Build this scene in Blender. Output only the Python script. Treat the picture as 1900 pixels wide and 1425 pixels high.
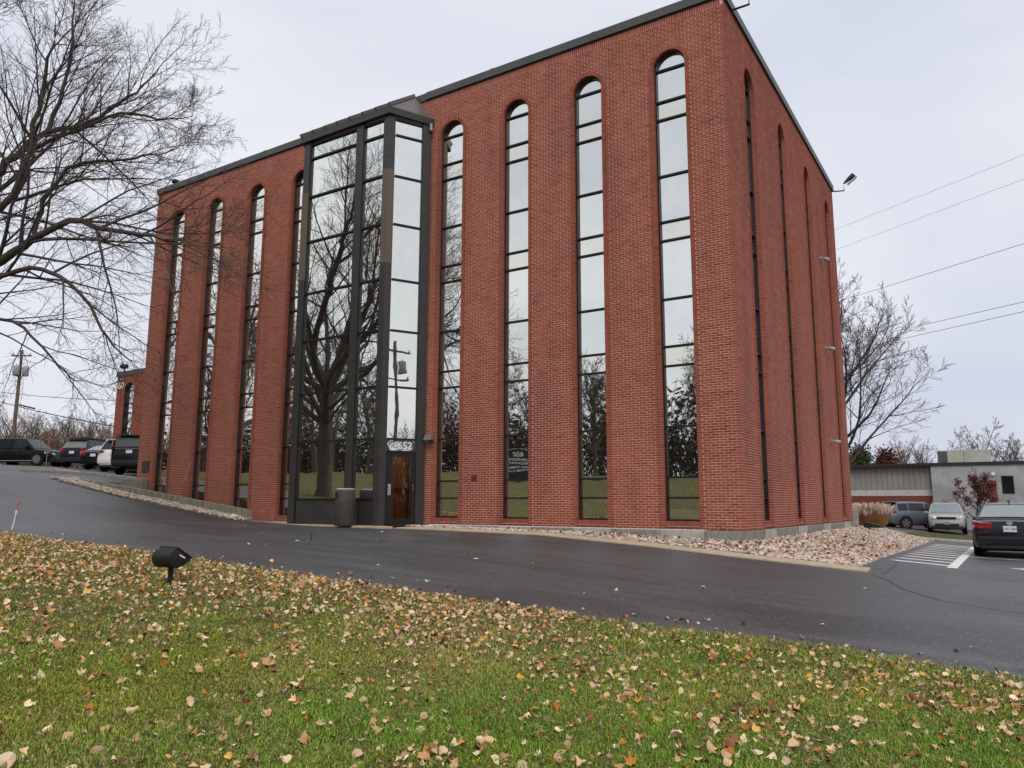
import bpy, bmesh, math, random
import numpy as np
from mathutils import Matrix, Vector
PI = math.pi
R = math.radians
random.seed(7)
for o in list(bpy.data.objects):
    bpy.data.objects.remove(o)
SC = bpy.context.scene
COL = SC.collection

# ------------------------------------------------------------------ camera
CAM = np.array([5.07191, -17.74346, 0.57406])
FW = np.array([-0.532224, 0.832331, 0.154799])
RT = np.array([0.842751, 0.538294, 0.003188])
UP = np.array([0.080674, -0.132154, 0.987941])
cd = bpy.data.cameras.new('camera')
cd.sensor_fit = 'HORIZONTAL'
cd.sensor_width = 36.0
cd.lens = 36.0 * 1425.0 / 1900.0
cd.clip_start = 0.05
cd.clip_end = 3000
cam = bpy.data.objects.new('camera', cd)
COL.objects.link(cam)
cam.matrix_world = Matrix((
    (RT[0], UP[0], -FW[0], CAM[0]), (RT[1], UP[1], -FW[1], CAM[1]),
    (RT[2], UP[2], -FW[2], CAM[2]), (0, 0, 0, 1)))
SC.camera = cam


def dep(x, y, t):
    """world point seen at photograph pixel (x, y) at distance t along the axis (layout help)"""
    return CAM + t * (FW + RT * (x - 950) / 1425.0 - UP * (y - 712.5) / 1425.0)


# ------------------------------------------------------------------ sky and sun
SUN_EL, SUN_ROT = R(50), R(144)
w = bpy.data.worlds.new('World')
SC.world = w
w.use_nodes = True
nt = w.node_tree
nt.nodes.clear()
N = nt.nodes.new
out = N('ShaderNodeOutputWorld')
sky = N('ShaderNodeTexSky')
sky.sky_type = 'NISHITA'
sky.sun_disc = False
sky.sun_elevation = SUN_EL
sky.sun_rotation = SUN_ROT
sky.air_density = 1.5
sky.dust_density = 4.0
b1 = N('ShaderNodeBackground')
b1.inputs[1].default_value = 0.05
nt.links.new(sky.outputs[0], b1.inputs[0])
tc = N('ShaderNodeTexCoord')
mp = N('ShaderNodeMapping')
mp.inputs['Scale'].default_value = (1.1, 1.1, 3.6)
mp.inputs['Location'].default_value = (6.2, -0.0443, -1.7284)
nt.links.new(tc.outputs['Generated'], mp.inputs[0])
nz = N('ShaderNodeTexNoise')
nz.inputs['Scale'].default_value = 1.25
nz.inputs['Detail'].default_value = 3.5
nz.inputs['Roughness'].default_value = 0.5
nz.inputs['Distortion'].default_value = 0.4
nt.links.new(mp.outputs[0], nz.inputs['Vector'])
cr = N('ShaderNodeValToRGB')
cr.color_ramp.elements[0].position = 0.28
cr.color_ramp.elements[0].color = (0.575, 0.61, 0.715, 1)
cr.color_ramp.elements[1].position = 0.66
cr.color_ramp.elements[1].color = (0.775, 0.785, 0.84, 1)
nt.links.new(nz.outputs['Fac'], cr.inputs[0])
b2 = N('ShaderNodeBackground')
b2.inputs[1].default_value = 0.97
nt.links.new(cr.outputs[0], b2.inputs[0])
mx = N('ShaderNodeMixShader')
mx.inputs[0].default_value = 0.9
nt.links.new(b1.outputs[0], mx.inputs[1])
nt.links.new(b2.outputs[0], mx.inputs[2])
nt.links.new(mx.outputs[0], out.inputs[0])

sd = bpy.data.lights.new('sun', 'SUN')
sd.energy = 1.5
sd.angle = R(32)
sd.color = (1.0, 0.93, 0.82)
sun = bpy.data.objects.new('sun', sd)
COL.objects.link(sun)
# the Nishita rotation turns clockwise from +Y
sdir = Vector((math.sin(SUN_ROT) * math.cos(SUN_EL), math.cos(SUN_ROT) * math.cos(SUN_EL), math.sin(SUN_EL)))
sun.rotation_euler = sdir.to_track_quat('Z', 'Y').to_euler()
sun.location = (0, -30, 40)

SC.view_settings.view_transform = 'Standard'
SC.view_settings.look = 'None'
SC.view_settings.exposure = 0.32
SC.view_settings.gamma = 1.0
SC.view_settings.use_curve_mapping = False
try:
    SC.cycles.use_denoising = True
    SC.cycles.max_bounces = 6
    SC.cycles.diffuse_bounces = 3
    SC.cycles.glossy_bounces = 4
    SC.cycles.transparent_max_bounces = 8
    SC.cycles.sample_clamp_indirect = 4.0
except Exception:
    pass

# ------------------------------------------------------------------ helpers
MATS = {}


def mat(name, col, rough=0.6, spec=0.4, metal=0.0, col2=None, nscale=3.0, ndet=6, lo=0.35, hi=0.65,
        bump=None, tint=None, stretch=None, extra=None, coat=0.0, emit=None, trans=None):
    """procedural Principled material; colour varies between col and col2 by world-space noise"""
    if name in MATS:
        return MATS[name]
    m = bpy.data.materials.new(name)
    m.use_nodes = True
    t = m.node_tree
    p = t.nodes['Principled BSDF']
    p.inputs['Roughness'].default_value = rough
    p.inputs['Specular IOR Level'].default_value = spec
    p.inputs['Metallic'].default_value = metal
    if coat:
        p.inputs['Coat Weight'].default_value = coat
        p.inputs['Coat Roughness'].default_value = 0.06
    L = t.links.new
    g = t.nodes.new('ShaderNodeNewGeometry')
    vec = g.outputs['Position']
    if stretch:
        mpn = t.nodes.new('ShaderNodeMapping')
        mpn.inputs['Scale'].default_value = stretch
        L(vec, mpn.inputs[0])
        vec = mpn.outputs[0]
    c = None
    if col2 is None:
        col2 = tuple(v * 0.82 for v in col[:3])
    nz = t.nodes.new('ShaderNodeTexNoise')
    nz.inputs['Scale'].default_value = nscale
    nz.inputs['Detail'].default_value = ndet
    L(vec, nz.inputs['Vector'])
    mr = t.nodes.new('ShaderNodeMapRange')
    mr.inputs[1].default_value = lo
    mr.inputs[2].default_value = hi
    L(nz.outputs['Fac'], mr.inputs[0])
    mxn = t.nodes.new('ShaderNodeMix')
    mxn.data_type = 'RGBA'
    mxn.inputs[6].default_value = (*col[:3], 1)
    mxn.inputs[7].default_value = (*col2[:3], 1)
    L(mr.outputs[0], mxn.inputs[0])
    c = mxn.outputs[2]
    for e_col, e_s, e_lo, e_hi, e_st in ([] if not extra else extra if isinstance(extra, list) else [extra]):   # further layers of spots
        v2 = g.outputs['Position']
        if e_st:
            m2 = t.nodes.new('ShaderNodeMapping')
            m2.inputs['Scale'].default_value = e_st
            L(v2, m2.inputs[0])
            v2 = m2.outputs[0]
        n2 = t.nodes.new('ShaderNodeTexNoise')
        n2.inputs['Scale'].default_value = e_s
        n2.inputs['Detail'].default_value = 5
        L(v2, n2.inputs['Vector'])
        r2 = t.nodes.new('ShaderNodeMapRange')
        r2.inputs[1].default_value = e_lo
        r2.inputs[2].default_value = e_hi
        L(n2.outputs['Fac'], r2.inputs[0])
        x2 = t.nodes.new('ShaderNodeMix')
        x2.data_type = 'RGBA'
        x2.inputs[7].default_value = (*e_col, 1)
        L(r2.outputs[0], x2.inputs[0])
        L(c, x2.inputs[6])
        c = x2.outputs[2]
    if tint:       # per-face colour attribute multiplies
        a = t.nodes.new('ShaderNodeAttribute')
        a.attribute_name = tint
        mu = t.nodes.new('ShaderNodeMix')
        mu.data_type = 'RGBA'
        mu.blend_type = 'MULTIPLY'
        mu.inputs[0].default_value = 1.0
        L(c, mu.inputs[6])
        L(a.outputs['Color'], mu.inputs[7])
        c = mu.outputs[2]
    L(c, p.inputs['Base Color'])
    if bump:
        bs, bd = bump
        nb = t.nodes.new('ShaderNodeTexNoise')
        nb.inputs['Scale'].default_value = bs
        nb.inputs['Detail'].default_value = 4
        L(g.outputs['Position'], nb.inputs['Vector'])
        bn = t.nodes.new('ShaderNodeBump')
        bn.inputs['Strength'].default_value = 1.0
        bn.inputs['Distance'].default_value = bd
        L(nb.outputs['Fac'], bn.inputs['Height'])
        L(bn.outputs[0], p.inputs['Normal'])
    if emit:
        p.inputs['Emission Color'].default_value = (*emit[0], 1)
        p.inputs['Emission Strength'].default_value = emit[1]
    MATS[name] = m
    return m


def mesh_np(name, V, F, material=None, smooth=False, tint=None):
    """fast mesh from numpy arrays; F is (m,3) or (m,4), or a list of such arrays"""
    if not isinstance(F, list):
        F = [F]
    F = [np.asarray(f, dtype=np.int32) for f in F if len(f)]
    me = bpy.data.meshes.new(name)
    V = np.asarray(V, dtype=np.float32)
    loops = np.concatenate([f.ravel() for f in F])
    tot = np.concatenate([np.full(len(f), f.shape[1], np.int32) for f in F])
    start = np.concatenate([[0], np.cumsum(tot)[:-1]]).astype(np.int32)
    me.vertices.add(len(V))
    me.vertices.foreach_set('co', V.ravel())
    me.loops.add(len(loops))
    me.loops.foreach_set('vertex_index', loops)
    me.polygons.add(len(tot))
    me.polygons.foreach_set('loop_start', start)
    me.polygons.foreach_set('use_smooth', np.full(len(tot), bool(smooth)))
    me.update(calc_edges=True)
    if tint is not None:
        a = me.attributes.new('tint', 'FLOAT_COLOR', 'FACE')
        t = np.asarray(tint, dtype=np.float32)
        if t.ndim == 1:
            t = np.stack([t, t, t], 1)
        a.data.foreach_set('color', np.concatenate([t, np.ones((len(t), 1), np.float32)], 1).ravel())
    if material:
        me.materials.append(material)
    return me


def obj(name, data, parent=None, loc=None, kind=None):
    o = bpy.data.objects.new(name, data)
    COL.objects.link(o)
    if parent is not None:
        o.parent = parent
    if loc is not None:
        o.location = loc
    if kind:
        o['kind'] = kind
    return o


def tag(o, label, cat, group=None):
    o['label'] = label
    o['category'] = cat
    if group:
        o['group'] = group
    return o


def thing(name, label, cat, loc=(0, 0, 0), rz=0.0, group=None):
    o = bpy.data.objects.new(name, None)
    o.empty_display_size = 0.2
    COL.objects.link(o)
    o.location = loc
    o.rotation_euler = (0, 0, rz)
    return tag(o, label, cat, group)


class MB:
    """collects shapes for one mesh"""

    def __init__(s):
        s.v = []
        s.f = []

    def add(s, vs, fs):
        n = len(s.v)
        s.v.extend([tuple(map(float, a)) for a in vs])
        s.f.extend([tuple(i + n for i in q) for q in fs])
        return s

    def box(s, x0, y0, z0, x1, y1, z1):
        return s.add([(x0, y0, z0), (x1, y0, z0), (x1, y1, z0), (x0, y1, z0), (x0, y0, z1), (x1, y0, z1), (x1, y1, z1), (x0, y1, z1)],
                     [(0, 3, 2, 1), (4, 5, 6, 7), (0, 1, 5, 4), (1, 2, 6, 5), (2, 3, 7, 6), (3, 0, 4, 7)])

    def prism(s, pts, d):
        """polygon pts (3D, planar) extruded by vector d"""
        n = len(pts)
        a = [np.array(p, float) for p in pts]
        b = [p + np.array(d, float) for p in a]
        return s.add(a + b, [tuple(range(n - 1, -1, -1)), tuple(range(n, 2 * n))] +
                     [(i, (i + 1) % n, n + (i + 1) % n, n + i) for i in range(n)])

    def lathe(s, prof, seg=16, c=(0, 0, 0), axis='z', cap=True):
        vs, fs = [], []
        for r, h in prof:
            for k in range(seg):
                a = 2 * PI * k / seg
                p = (r * math.cos(a), r * math.sin(a), h)
                if axis == 'y':
                    p = (p[0], h, p[1])
                elif axis == 'x':
                    p = (h, p[0], p[1])
                vs.append((p[0] + c[0], p[1] + c[1], p[2] + c[2]))
        for i in range(len(prof) - 1):
            for k in range(seg):
                fs.append((i * seg + k, i * seg + (k + 1) % seg, (i + 1) * seg + (k + 1) % seg, (i + 1) * seg + k))
        if cap:
            fs.append(tuple(range(seg - 1, -1, -1)))
            fs.append(tuple(range((len(prof) - 1) * seg, len(prof) * seg)))
        return s.add(vs, fs)

    def tube(s, pts, rad, seg=8):
        V, F = tubes([(np.array(pts, float), np.array(rad if hasattr(rad, '__len__') else [rad] * len(pts), float))], lambda r: seg)
        return s.add(V, [tuple(f) for f in F])

    def build(s, name, material, parent=None, smooth=False, bevel=0.0, kind=None, loc=None):
        me = bpy.data.meshes.new(name)
        me.from_pydata(s.v, [], s.f)
        if bevel or smooth:
            bm = bmesh.new()
            bm.from_mesh(me)
            bmesh.ops.recalc_face_normals(bm, faces=bm.faces)
            if bevel:
                bmesh.ops.bevel(bm, geom=[e for e in bm.edges if e.calc_face_angle(0) > 0.5], offset=bevel, segments=2, affect='EDGES', profile=0.6)
            bm.to_mesh(me)
            bm.free()
        else:
            bm = bmesh.new()
            bm.from_mesh(me)
            bmesh.ops.recalc_face_normals(bm, faces=bm.faces)
            bm.to_mesh(me)
            bm.free()
        if smooth:
            me.polygons.foreach_set('use_smooth', [True] * len(me.polygons))
            me.set_sharp_from_angle(angle=R(38))
        me.materials.append(material)
        me.update()
        return obj(name, me, parent, loc, kind)


def tubes(polys, segf):
    """many tapered tubes in one vertex/face array; polys = [(pts(n,3), radii(n))]"""
    VV, FF, base = [], [], 0
    buckets = {}
    for pts, rad in polys:
        k = (len(pts), segf(rad[0]))
        buckets.setdefault(k, []).append((pts, rad))
    for (n, sg), lst in buckets.items():
        P = np.stack([a for a, _ in lst])
        Rr = np.stack([b for _, b in lst])
        T = np.empty_like(P)
        T[:, 1:-1] = P[:, 2:] - P[:, :-2]
        T[:, 0] = P[:, 1] - P[:, 0]
        T[:, -1] = P[:, -1] - P[:, -2]
        T /= np.linalg.norm(T, axis=2, keepdims=True) + 1e-9
        ref = np.where(np.abs(T[:, :1, 2:3]) > 0.9, np.array([1.0, 0, 0]), np.array([0, 0, 1.0]))
        ref = np.broadcast_to(ref, T.shape)
        A = np.cross(T, ref)
        A /= np.linalg.norm(A, axis=2, keepdims=True) + 1e-9
        B = np.cross(T, A)
        ang = 2 * PI * np.arange(sg) / sg
        V = P[:, :, None, :] + Rr[:, :, None, None] * (A[:, :, None, :] * np.cos(ang)[None, None, :, None] + B[:, :, None, :] * np.sin(ang)[None, None, :, None])
        m = len(lst)
        idx = base + np.arange(m * n * sg).reshape(m, n, sg)
        nx = np.roll(idx, -1, axis=2)
        F = np.stack([idx[:, :-1], nx[:, :-1], nx[:, 1:], idx[:, 1:]], -1).reshape(-1, 4)
        VV.append(V.reshape(-1, 3))
        FF.append(F)
        base += m * n * sg
    return np.concatenate(VV), np.concatenate(FF)


def text_mesh(name, body, size, material, parent=None, matrix=None, align='CENTER', extrude=0.004, bold=0.0):
    cu = bpy.data.curves.new(name, 'FONT')
    cu.body = body
    cu.size = size
    cu.align_x = align
    cu.align_y = 'CENTER'
    cu.extrude = extrude
    cu.offset = bold
    cu.resolution_u = 3
    tmp = bpy.data.objects.new('tmp', cu)
    COL.objects.link(tmp)
    dg = bpy.context.evaluated_depsgraph_get()
    me = bpy.data.meshes.new_from_object(tmp.evaluated_get(dg))
    bpy.data.objects.remove(tmp)
    me.name = name
    me.materials.clear()
    me.materials.append(material)
    o = obj(name, me, parent)
    if matrix is not None:
        o.matrix_local = matrix
    return o


def frame_matrix(origin, xdir, ydir):
    x = Vector(xdir).normalized()
    y = Vector(ydir).normalized()
    z = x.cross(y)
    m = Matrix((x, y, z)).transposed().to_4x4()
    m.translation = Vector(origin)
    return m


def copy_tree(o, parent=None):
    c = o.copy()
    COL.objects.link(c)
    c.parent = parent
    for ch in list(o.children):
        copy_tree(ch, c)
    return c


# ------------------------------------------------------------------ terrain height
def sstep(a, b, x):
    t = np.clip((np.asarray(x, float) - a) / (b - a), 0, 1)
    return t * t * (3 - 2 * t)


_xs = [-400, -90, -70, -51, -45, -40, -35, -31, -28, -25.7, -22, -18, -15, -12.8, -6.5, -2.7, 1, 5, 12, 30, 60, 400]
_zl = [3.6, 3.5, 3.3, 3.0, 2.8, 2.5, 2.1, 1.85, 1.6, 1.38, 0.9, 0.40, 0.07, -0.08, -0.31, -0.5, -0.73, -0.93, -1.1, -1.2, -1.2, -1.2]
_xb = [-400, -90, -70, -51, -45, -40, -35, -31, -28, -25.7, -22, -18, -15.4, -12, -8, -4.5, -1.75, 0.5, 2.7, 4.5, 10, 60, 400]
_zb = [3.6, 3.5, 3.3, 3.0, 2.8, 2.5, 2.15, 1.9, 1.62, 1.38, 0.84, 0.35, 0.02, -0.07, -0.10, -0.16, -0.34, -0.52, -0.68, -0.76, -0.85, -1.0, -1.0]


def gz(x, y):
    x = np.asarray(x, float)
    y = np.asarray(y, float)
    zl = np.interp(x, _xs, _zl)
    zb = np.interp(x, _xb, _zb)
    s = np.clip((y + 9.7) / 8.2, 0, 1)
    z = zl * (1 - s) + zb * s
    # the lot behind falls away gently on the right-hand side
    z = z - 0.011 * np.clip(y - 2, 0, 40) * sstep(-12, 2, x) * 0.9
    zk = np.clip(2.5 - 0.03 * x, 2.0, 3.6)
    b = sstep(-19.5, -43, y)
    z = z * (1 - b) + np.maximum(zk, z) * b
    return z


_ex = [-200, -45, -30, -25, -18, -12.8, -6.5, -2.7, 1, 3.2, 5, 12, 40, 200]
_ey = [-5, -5, -6.2, -7.0, -8.5, -9.62, -9.85, -9.85, -9.62, -9.32, -9.5, -9.6, -9.6, -9.6]


def edge_y(x):
    """the lawn's edge along the driveway"""
    x = np.asarray(x, float)
    return np.interp(x, _ex, _ey) + 0.035 * np.sin(x * 2.1) + 0.025 * np.sin(x * 5.3 + 1)


def strip(name, xs, f0, f1, ny, dz, material, parent=None, kind=None, lip=0.0):
    """draped sheet between two lines y=f0(x) and y=f1(x), dz above the terrain"""
    xs = np.asarray(xs, float)
    a, b = f0(xs) + 0 * xs, f1(xs) + 0 * xs
    t = np.linspace(0, 1, ny + 1)
    Y = a[:, None] * (1 - t) + b[:, None] * t
    X = np.repeat(xs[:, None], ny + 1, 1)
    Z = gz(X, Y) + dz
    if lip:        # fold the last row down as a soft edge
        Z[:, -1] -= lip
    V = np.stack([X, Y, Z], -1).reshape(-1, 3)
    n = len(xs)
    i = np.arange(n * (ny + 1)).reshape(n, ny + 1)
    F = np.stack([i[:-1, :-1], i[1:, :-1], i[1:, 1:], i[:-1, 1:]], -1).reshape(-1, 4)
    return obj(name, mesh_np(name, V, F, material, smooth=True), parent, None, kind)
# ------------------------------------------------------------------ materials of the setting
M_lawn = mat('lawn_soil', (0.050, 0.070, 0.017), 0.9, 0.1, col2=(0.085, 0.075, 0.03), nscale=0.55, lo=0.42, hi=0.68, bump=(60, 0.02),
             extra=[((0.15, 0.11, 0.065), 7.0, 0.5, 0.68, None), ((0.40, 0.28, 0.16), 11.0, 0.62, 0.66, None), ((0.30, 0.17, 0.08), 9.0, 0.64, 0.68, None)])
M_ground = mat('rough_ground', (0.10, 0.10, 0.05), 0.95, 0.1, col2=(0.13, 0.10, 0.06), nscale=0.3)
M_asph = mat('asphalt', (0.043, 0.043, 0.046), 0.48, 0.5, col2=(0.057, 0.057, 0.061), nscale=1.1, lo=0.38, hi=0.62, stretch=(0.28, 1.6, 1),
             bump=(70, 0.006), extra=[((0.082, 0.081, 0.081), 1.7, 0.48, 0.74, (0.22, 2.2, 1)), ((0.030, 0.030, 0.032), 0.45, 0.5, 0.62, (0.5, 1.2, 1)), ((0.14, 0.138, 0.133), 26, 0.56, 0.70, None), ((0.014, 0.014, 0.015), 33, 0.56, 0.68, None)])
M_conc = mat('concrete_walk', (0.46, 0.37, 0.27), 0.85, 0.2, col2=(0.38, 0.31, 0.23), nscale=4, bump=(80, 0.003))
M_found = mat('foundation_concrete', (0.30, 0.29, 0.26), 0.85, 0.2, col2=(0.17, 0.165, 0.145), nscale=3.0, lo=0.3, hi=0.7,
              stretch=(4, 4, 0.7), bump=(60, 0.004))
M_foundl = mat('pale_concrete', (0.44, 0.43, 0.40), 0.85, 0.2, col2=(0.33, 0.32, 0.29), nscale=5.0, bump=(60, 0.004))
M_rwall = mat('retaining_concrete', (0.28, 0.26, 0.21), 0.88, 0.2, col2=(0.17, 0.16, 0.12), nscale=2.2, stretch=(5, 5, 0.8), bump=(50, 0.004))
M_paint = mat('road_paint', (0.72, 0.72, 0.70), 0.7, 0.2, col2=(0.5, 0.5, 0.49), nscale=9, lo=0.5, hi=0.75)
M_crack = mat('crack_sealer', (0.018, 0.018, 0.019), 0.55, 0.3)
M_stonebed = mat('stone_bed', (0.40, 0.31, 0.26), 0.9, 0.2, col2=(0.2, 0.14, 0.11), nscale=25, bump=(45, 0.03))

far = np.concatenate([np.linspace(-900, -100, 9)[:-1], np.arange(-100, 100.1, 2.0), np.linspace(100, 900, 9)[1:]])


def const(v):
    return lambda x: 0 * x + v


# base ground, laid round the building's own footprint
strip('ground', far, const(-900), const(-1.25), 90, -0.12, M_ground, kind='structure')
strip('ground', far[far <= -26], const(-1.25), const(900), 60, -0.12, M_ground, kind='structure')
strip('ground', np.concatenate([[-26], np.arange(-25.5, 2.5, 1.0), [2.4]]), const(18.2), const(900), 60, -0.12, M_ground, kind='structure')
strip('ground', np.concatenate([[2.4], far[far > 2.4]]), const(-1.25), const(900), 60, -0.12, M_ground, kind='structure')

lawn = strip('lawn', np.arange(-70, 70.1, 0.4), const(-62), edge_y, 110, 0.035, M_lawn, kind='structure', lip=0.05)
strip('road', np.arange(-90, 90.1, 2), const(-54), const(-45.5), 6, 0.09, M_asph, kind='structure')


def drive_n(x):
    return np.interp(x, [-26, -21.9, -18.2, -15.6, -15.2, 3], [-1.9, -1.9, -1.85, -1.75, -1.5, -1.5])


xs_drive = np.linspace(-26, 2.2, 110)
driveway = strip('driveway', xs_drive, lambda x: edge_y(x) - 0.25, drive_n, 24, 0.0, M_asph, kind='structure')
strip('parking_lot', np.concatenate([np.arange(-90, -26, 1.0), [-26]]), lambda x: edge_y(x) - 0.25, const(34), 44, 0.0, M_asph, kind='structure')
strip('parking_lot', np.concatenate([[2.2], np.arange(2.6, 70, 0.6)]), lambda x: edge_y(x) - 0.25, const(18.3), 50, 0.0, M_asph, kind='structure')
strip('parking_lot', np.arange(-24, 70, 1.0), const(18.3), const(44.0), 26, 0.0, M_asph, kind='structure')
strip('grass_island', np.arange(0.9, 30, 0.5), const(18.56), const(27.4), 16, 0.06, M_lawn, kind='structure')


def kerb(name, pts, wd, h, material, label=None):
    """low concrete kerb following ground points"""
    mb = MB()
    pts = [np.array(p, float) for p in pts]
    L, Rr = [], []
    for i, p in enumerate(pts):
        a = pts[max(i - 1, 0)]
        b = pts[min(i + 1, len(pts) - 1)]
        t = (b - a)[:2] / np.linalg.norm((b - a)[:2])
        n = np.array([-t[1], t[0]])
        z = float(gz(p[0], p[1]))
        L.append((p[0] + n[0] * wd / 2, p[1] + n[1] * wd / 2, z))
        Rr.append((p[0] - n[0] * wd / 2, p[1] - n[1] * wd / 2, z))
    n = len(pts)
    vs, fs = [], []
    for l, r in zip(L, Rr):
        vs += [(l[0], l[1], l[2] - 0.15), (l[0], l[1], l[2] + h - 0.02), (l[0] * 0.88 + r[0] * 0.12, l[1] * 0.88 + r[1] * 0.12, l[2] + h),
               (l[0] * 0.12 + r[0] * 0.88, l[1] * 0.12 + r[1] * 0.88, r[2] + h), (r[0], r[1], r[2] + h - 0.02), (r[0], r[1], r[2] - 0.15)]
    for i in range(n - 1):
        for k in range(5):
            fs.append((i * 6 + k, i * 6 + k + 1, i * 6 + 6 + k + 1, i * 6 + 6 + k))
    fs += [(0, 1, 2, 3, 4, 5), tuple(range((n - 1) * 6, n * 6))]
    mb.add(vs, fs)
    return mb.build(name, material, kind='structure')


kerb('kerb', [(x, 18.5) for x in np.arange(0.6, 30, 1.0)], 0.16, 0.09, M_foundl)
kerb('kerb', [(-31.8, -0.6), (-31.0, 0.6), (-30.0, 2.0), (-28.5, 2.5), (-26.5, 2.6), (-24.4, 2.6)], 0.20, 0.12, M_found)

# concrete walk along the stone bed, in slabs with joints, and the apron at the door
edges = [-9.15, -7.2, -5.2, -3.2, -1.2, 0.8, 2.72]
for a, b in zip(edges[:-1], edges[1:]):
    mb = MB()
    xs = np.linspace(a + 0.006, b - 0.006, 6)
    vs, fs = [], []
    for x in xs:
        zo, zi = float(gz(x, -1.5)) + 0.035, float(gz(x, -1.5)) + 0.06
        vs += [(x, -1.52, zo - 0.2), (x, -1.52, zo - 0.012), (x, -1.508, zo), (x, -1.08, zi), (x, -1.08, zi - 0.2)]
    for i in range(5):
        for k in range(4):
            fs.append((i * 5 + k, i * 5 + k + 1, i * 5 + 6 + k, i * 5 + 5 + k))
    fs += [(0, 1, 2, 3, 4), (25, 26, 27, 28, 29)]
    mb.add(vs, fs).build('walk_slab', M_conc, kind='structure')
mb = MB()
mb.prism([(-15.35, -1.5, -0.35), (-14.0, -1.62, -0.35), (-9.4, -1.72, -0.35), (-9.16, -1.52, -0.35), (-9.16, 0.0, -0.35), (-15.35, 0.0, -0.35)], (0, 0, 0.315))
mb.build('entrance_apron', M_conc, kind='structure', bevel=0.012)

# ------------------------------------------------------------------ office building
CH = 13.1 / 210
JT = 0.0118
HTOP = 13.3
FL, SW = 23.85, 14.52          # front length, side depth
WIN_F = [-1.46, -3.83, -6.16, -8.49, -15.15, -17.53, -19.93, -22.3]
WIN_S = [2.05, 5.65, 9.25, 12.85]
HW, BAND, ZS = 0.43, 0.105, 11.88
RO = HW + BAND
MULL = [0.74, 1.23, 2.46, 3.97, 4.46, 5.67, 7.2, 7.7, 8.93, 10.48, 10.98, 11.86]
M_brick = mat('red_brick', (0.332, 0.089, 0.056), 0.85, 0.2, col2=(0.265, 0.073, 0.048), nscale=0.35, lo=0.3, hi=0.7, tint='tint', bump=(220, 0.0015),
              extra=[((0.17, 0.046, 0.034), 30, 0.5, 0.8, None), ((0.16, 0.044, 0.033), 1.1, 0.5, 0.85, (1.6, 1.6, 0.16))])
M_mortar = mat('pink_mortar', (0.69, 0.46, 0.355), 0.9, 0.15, col2=(0.58, 0.375, 0.285), nscale=2.0)
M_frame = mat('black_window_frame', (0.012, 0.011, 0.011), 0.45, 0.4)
M_bronze = mat('dark_bronze_cladding', (0.040, 0.037, 0.036), 0.42, 0.45, col2=(0.033, 0.031, 0.030), nscale=1.5)
M_faded = mat('faded_bronze_cladding', (0.125, 0.098, 0.074), 0.55, 0.35, col2=(0.105, 0.084, 0.065), nscale=1.2)
M_coping = mat('grey_coping_metal', (0.075, 0.075, 0.072), 0.5, 0.4, col2=(0.062, 0.062, 0.06), nscale=1.3)
M_white = mat('white_plastic', (0.78, 0.78, 0.76), 0.5, 0.4, col2=(0.7, 0.7, 0.68))
M_black = mat('black_metal', (0.012, 0.012, 0.013), 0.5, 0.4)
M_galv = mat('grey_metal', (0.34, 0.34, 0.34), 0.45, 0.5, col2=(0.26, 0.26, 0.26), nscale=4)


def mirror_glass(name, tint, refl=0.9, wave=0.0020, ws=1.1):
    m = bpy.data.materials.new(name)
    m.use_nodes = True
    t = m.node_tree
    t.nodes.clear()
    L = t.links.new
    o = t.nodes.new('ShaderNodeOutputMaterial')
    g = t.nodes.new('ShaderNodeBsdfGlossy')
    g.inputs['Color'].default_value = (*tint, 1)
    g.inputs['Roughness'].default_value = 0.012
    d = t.nodes.new('ShaderNodeBsdfDiffuse')
    d.inputs['Color'].default_value = (0.012, 0.013, 0.012, 1)
    x = t.nodes.new('ShaderNodeMixShader')
    x.inputs[0].default_value = refl
    L(d.outputs[0], x.inputs[1])
    L(g.outputs[0], x.inputs[2])
    L(x.outputs[0], o.inputs[0])
    ge = t.nodes.new('ShaderNodeNewGeometry')
    nz = t.nodes.new('ShaderNodeTexNoise')
    nz.inputs['Scale'].default_value = ws
    nz.inputs['Detail'].default_value = 1.5
    b = t.nodes.new('ShaderNodeBump')
    b.inputs['Distance'].default_value = wave
    L(ge.outputs['Position'], nz.inputs['Vector'])
    L(nz.outputs['Fac'], b.inputs['Height'])
    L(b.outputs[0], g.inputs['Normal'])
    oi = t.nodes.new('ShaderNodeObjectInfo')          # each pane was coated in its own batch
    mr = t.nodes.new('ShaderNodeMapRange')
    mr.inputs[3].default_value = refl - 0.07
    mr.inputs[4].default_value = refl + 0.05
    L(oi.outputs['Random'], mr.inputs[0])
    n2 = t.nodes.new('ShaderNodeTexNoise')            # thin uneven dust
    n2.inputs['Scale'].default_value = 2.2
    n2.inputs['Detail'].default_value = 5
    L(ge.outputs['Position'], n2.inputs['Vector'])
    m2 = t.nodes.new('ShaderNodeMapRange')
    m2.inputs[1].default_value = 0.35
    m2.inputs[2].default_value = 0.75
    m2.inputs[3].default_value = 0.0
    m2.inputs[4].default_value = 0.06
    L(n2.outputs['Fac'], m2.inputs[0])
    su = t.nodes.new('ShaderNodeMath')
    su.operation = 'SUBTRACT'
    L(mr.outputs[0], su.inputs[0])
    L(m2.outputs[0], su.inputs[1])
    L(su.outputs[0], x.inputs[0])
    d.inputs['Color'].default_value = (0.035, 0.034, 0.031, 1)
    return m


M_glass = mirror_glass('reflective_window_glass', (0.95, 0.965, 0.885), 0.87)
M_spandrel = mirror_glass('dark_spandrel_glass', (0.9, 0.95, 0.95), 0.20)
M_glass2 = mirror_glass('reflective_spandrel_glass', (0.97, 0.95, 0.81), 0.87)

office = thing('office_building', 'tall red brick office block with narrow arched mirror windows and a glass entrance bay', 'building')


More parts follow.
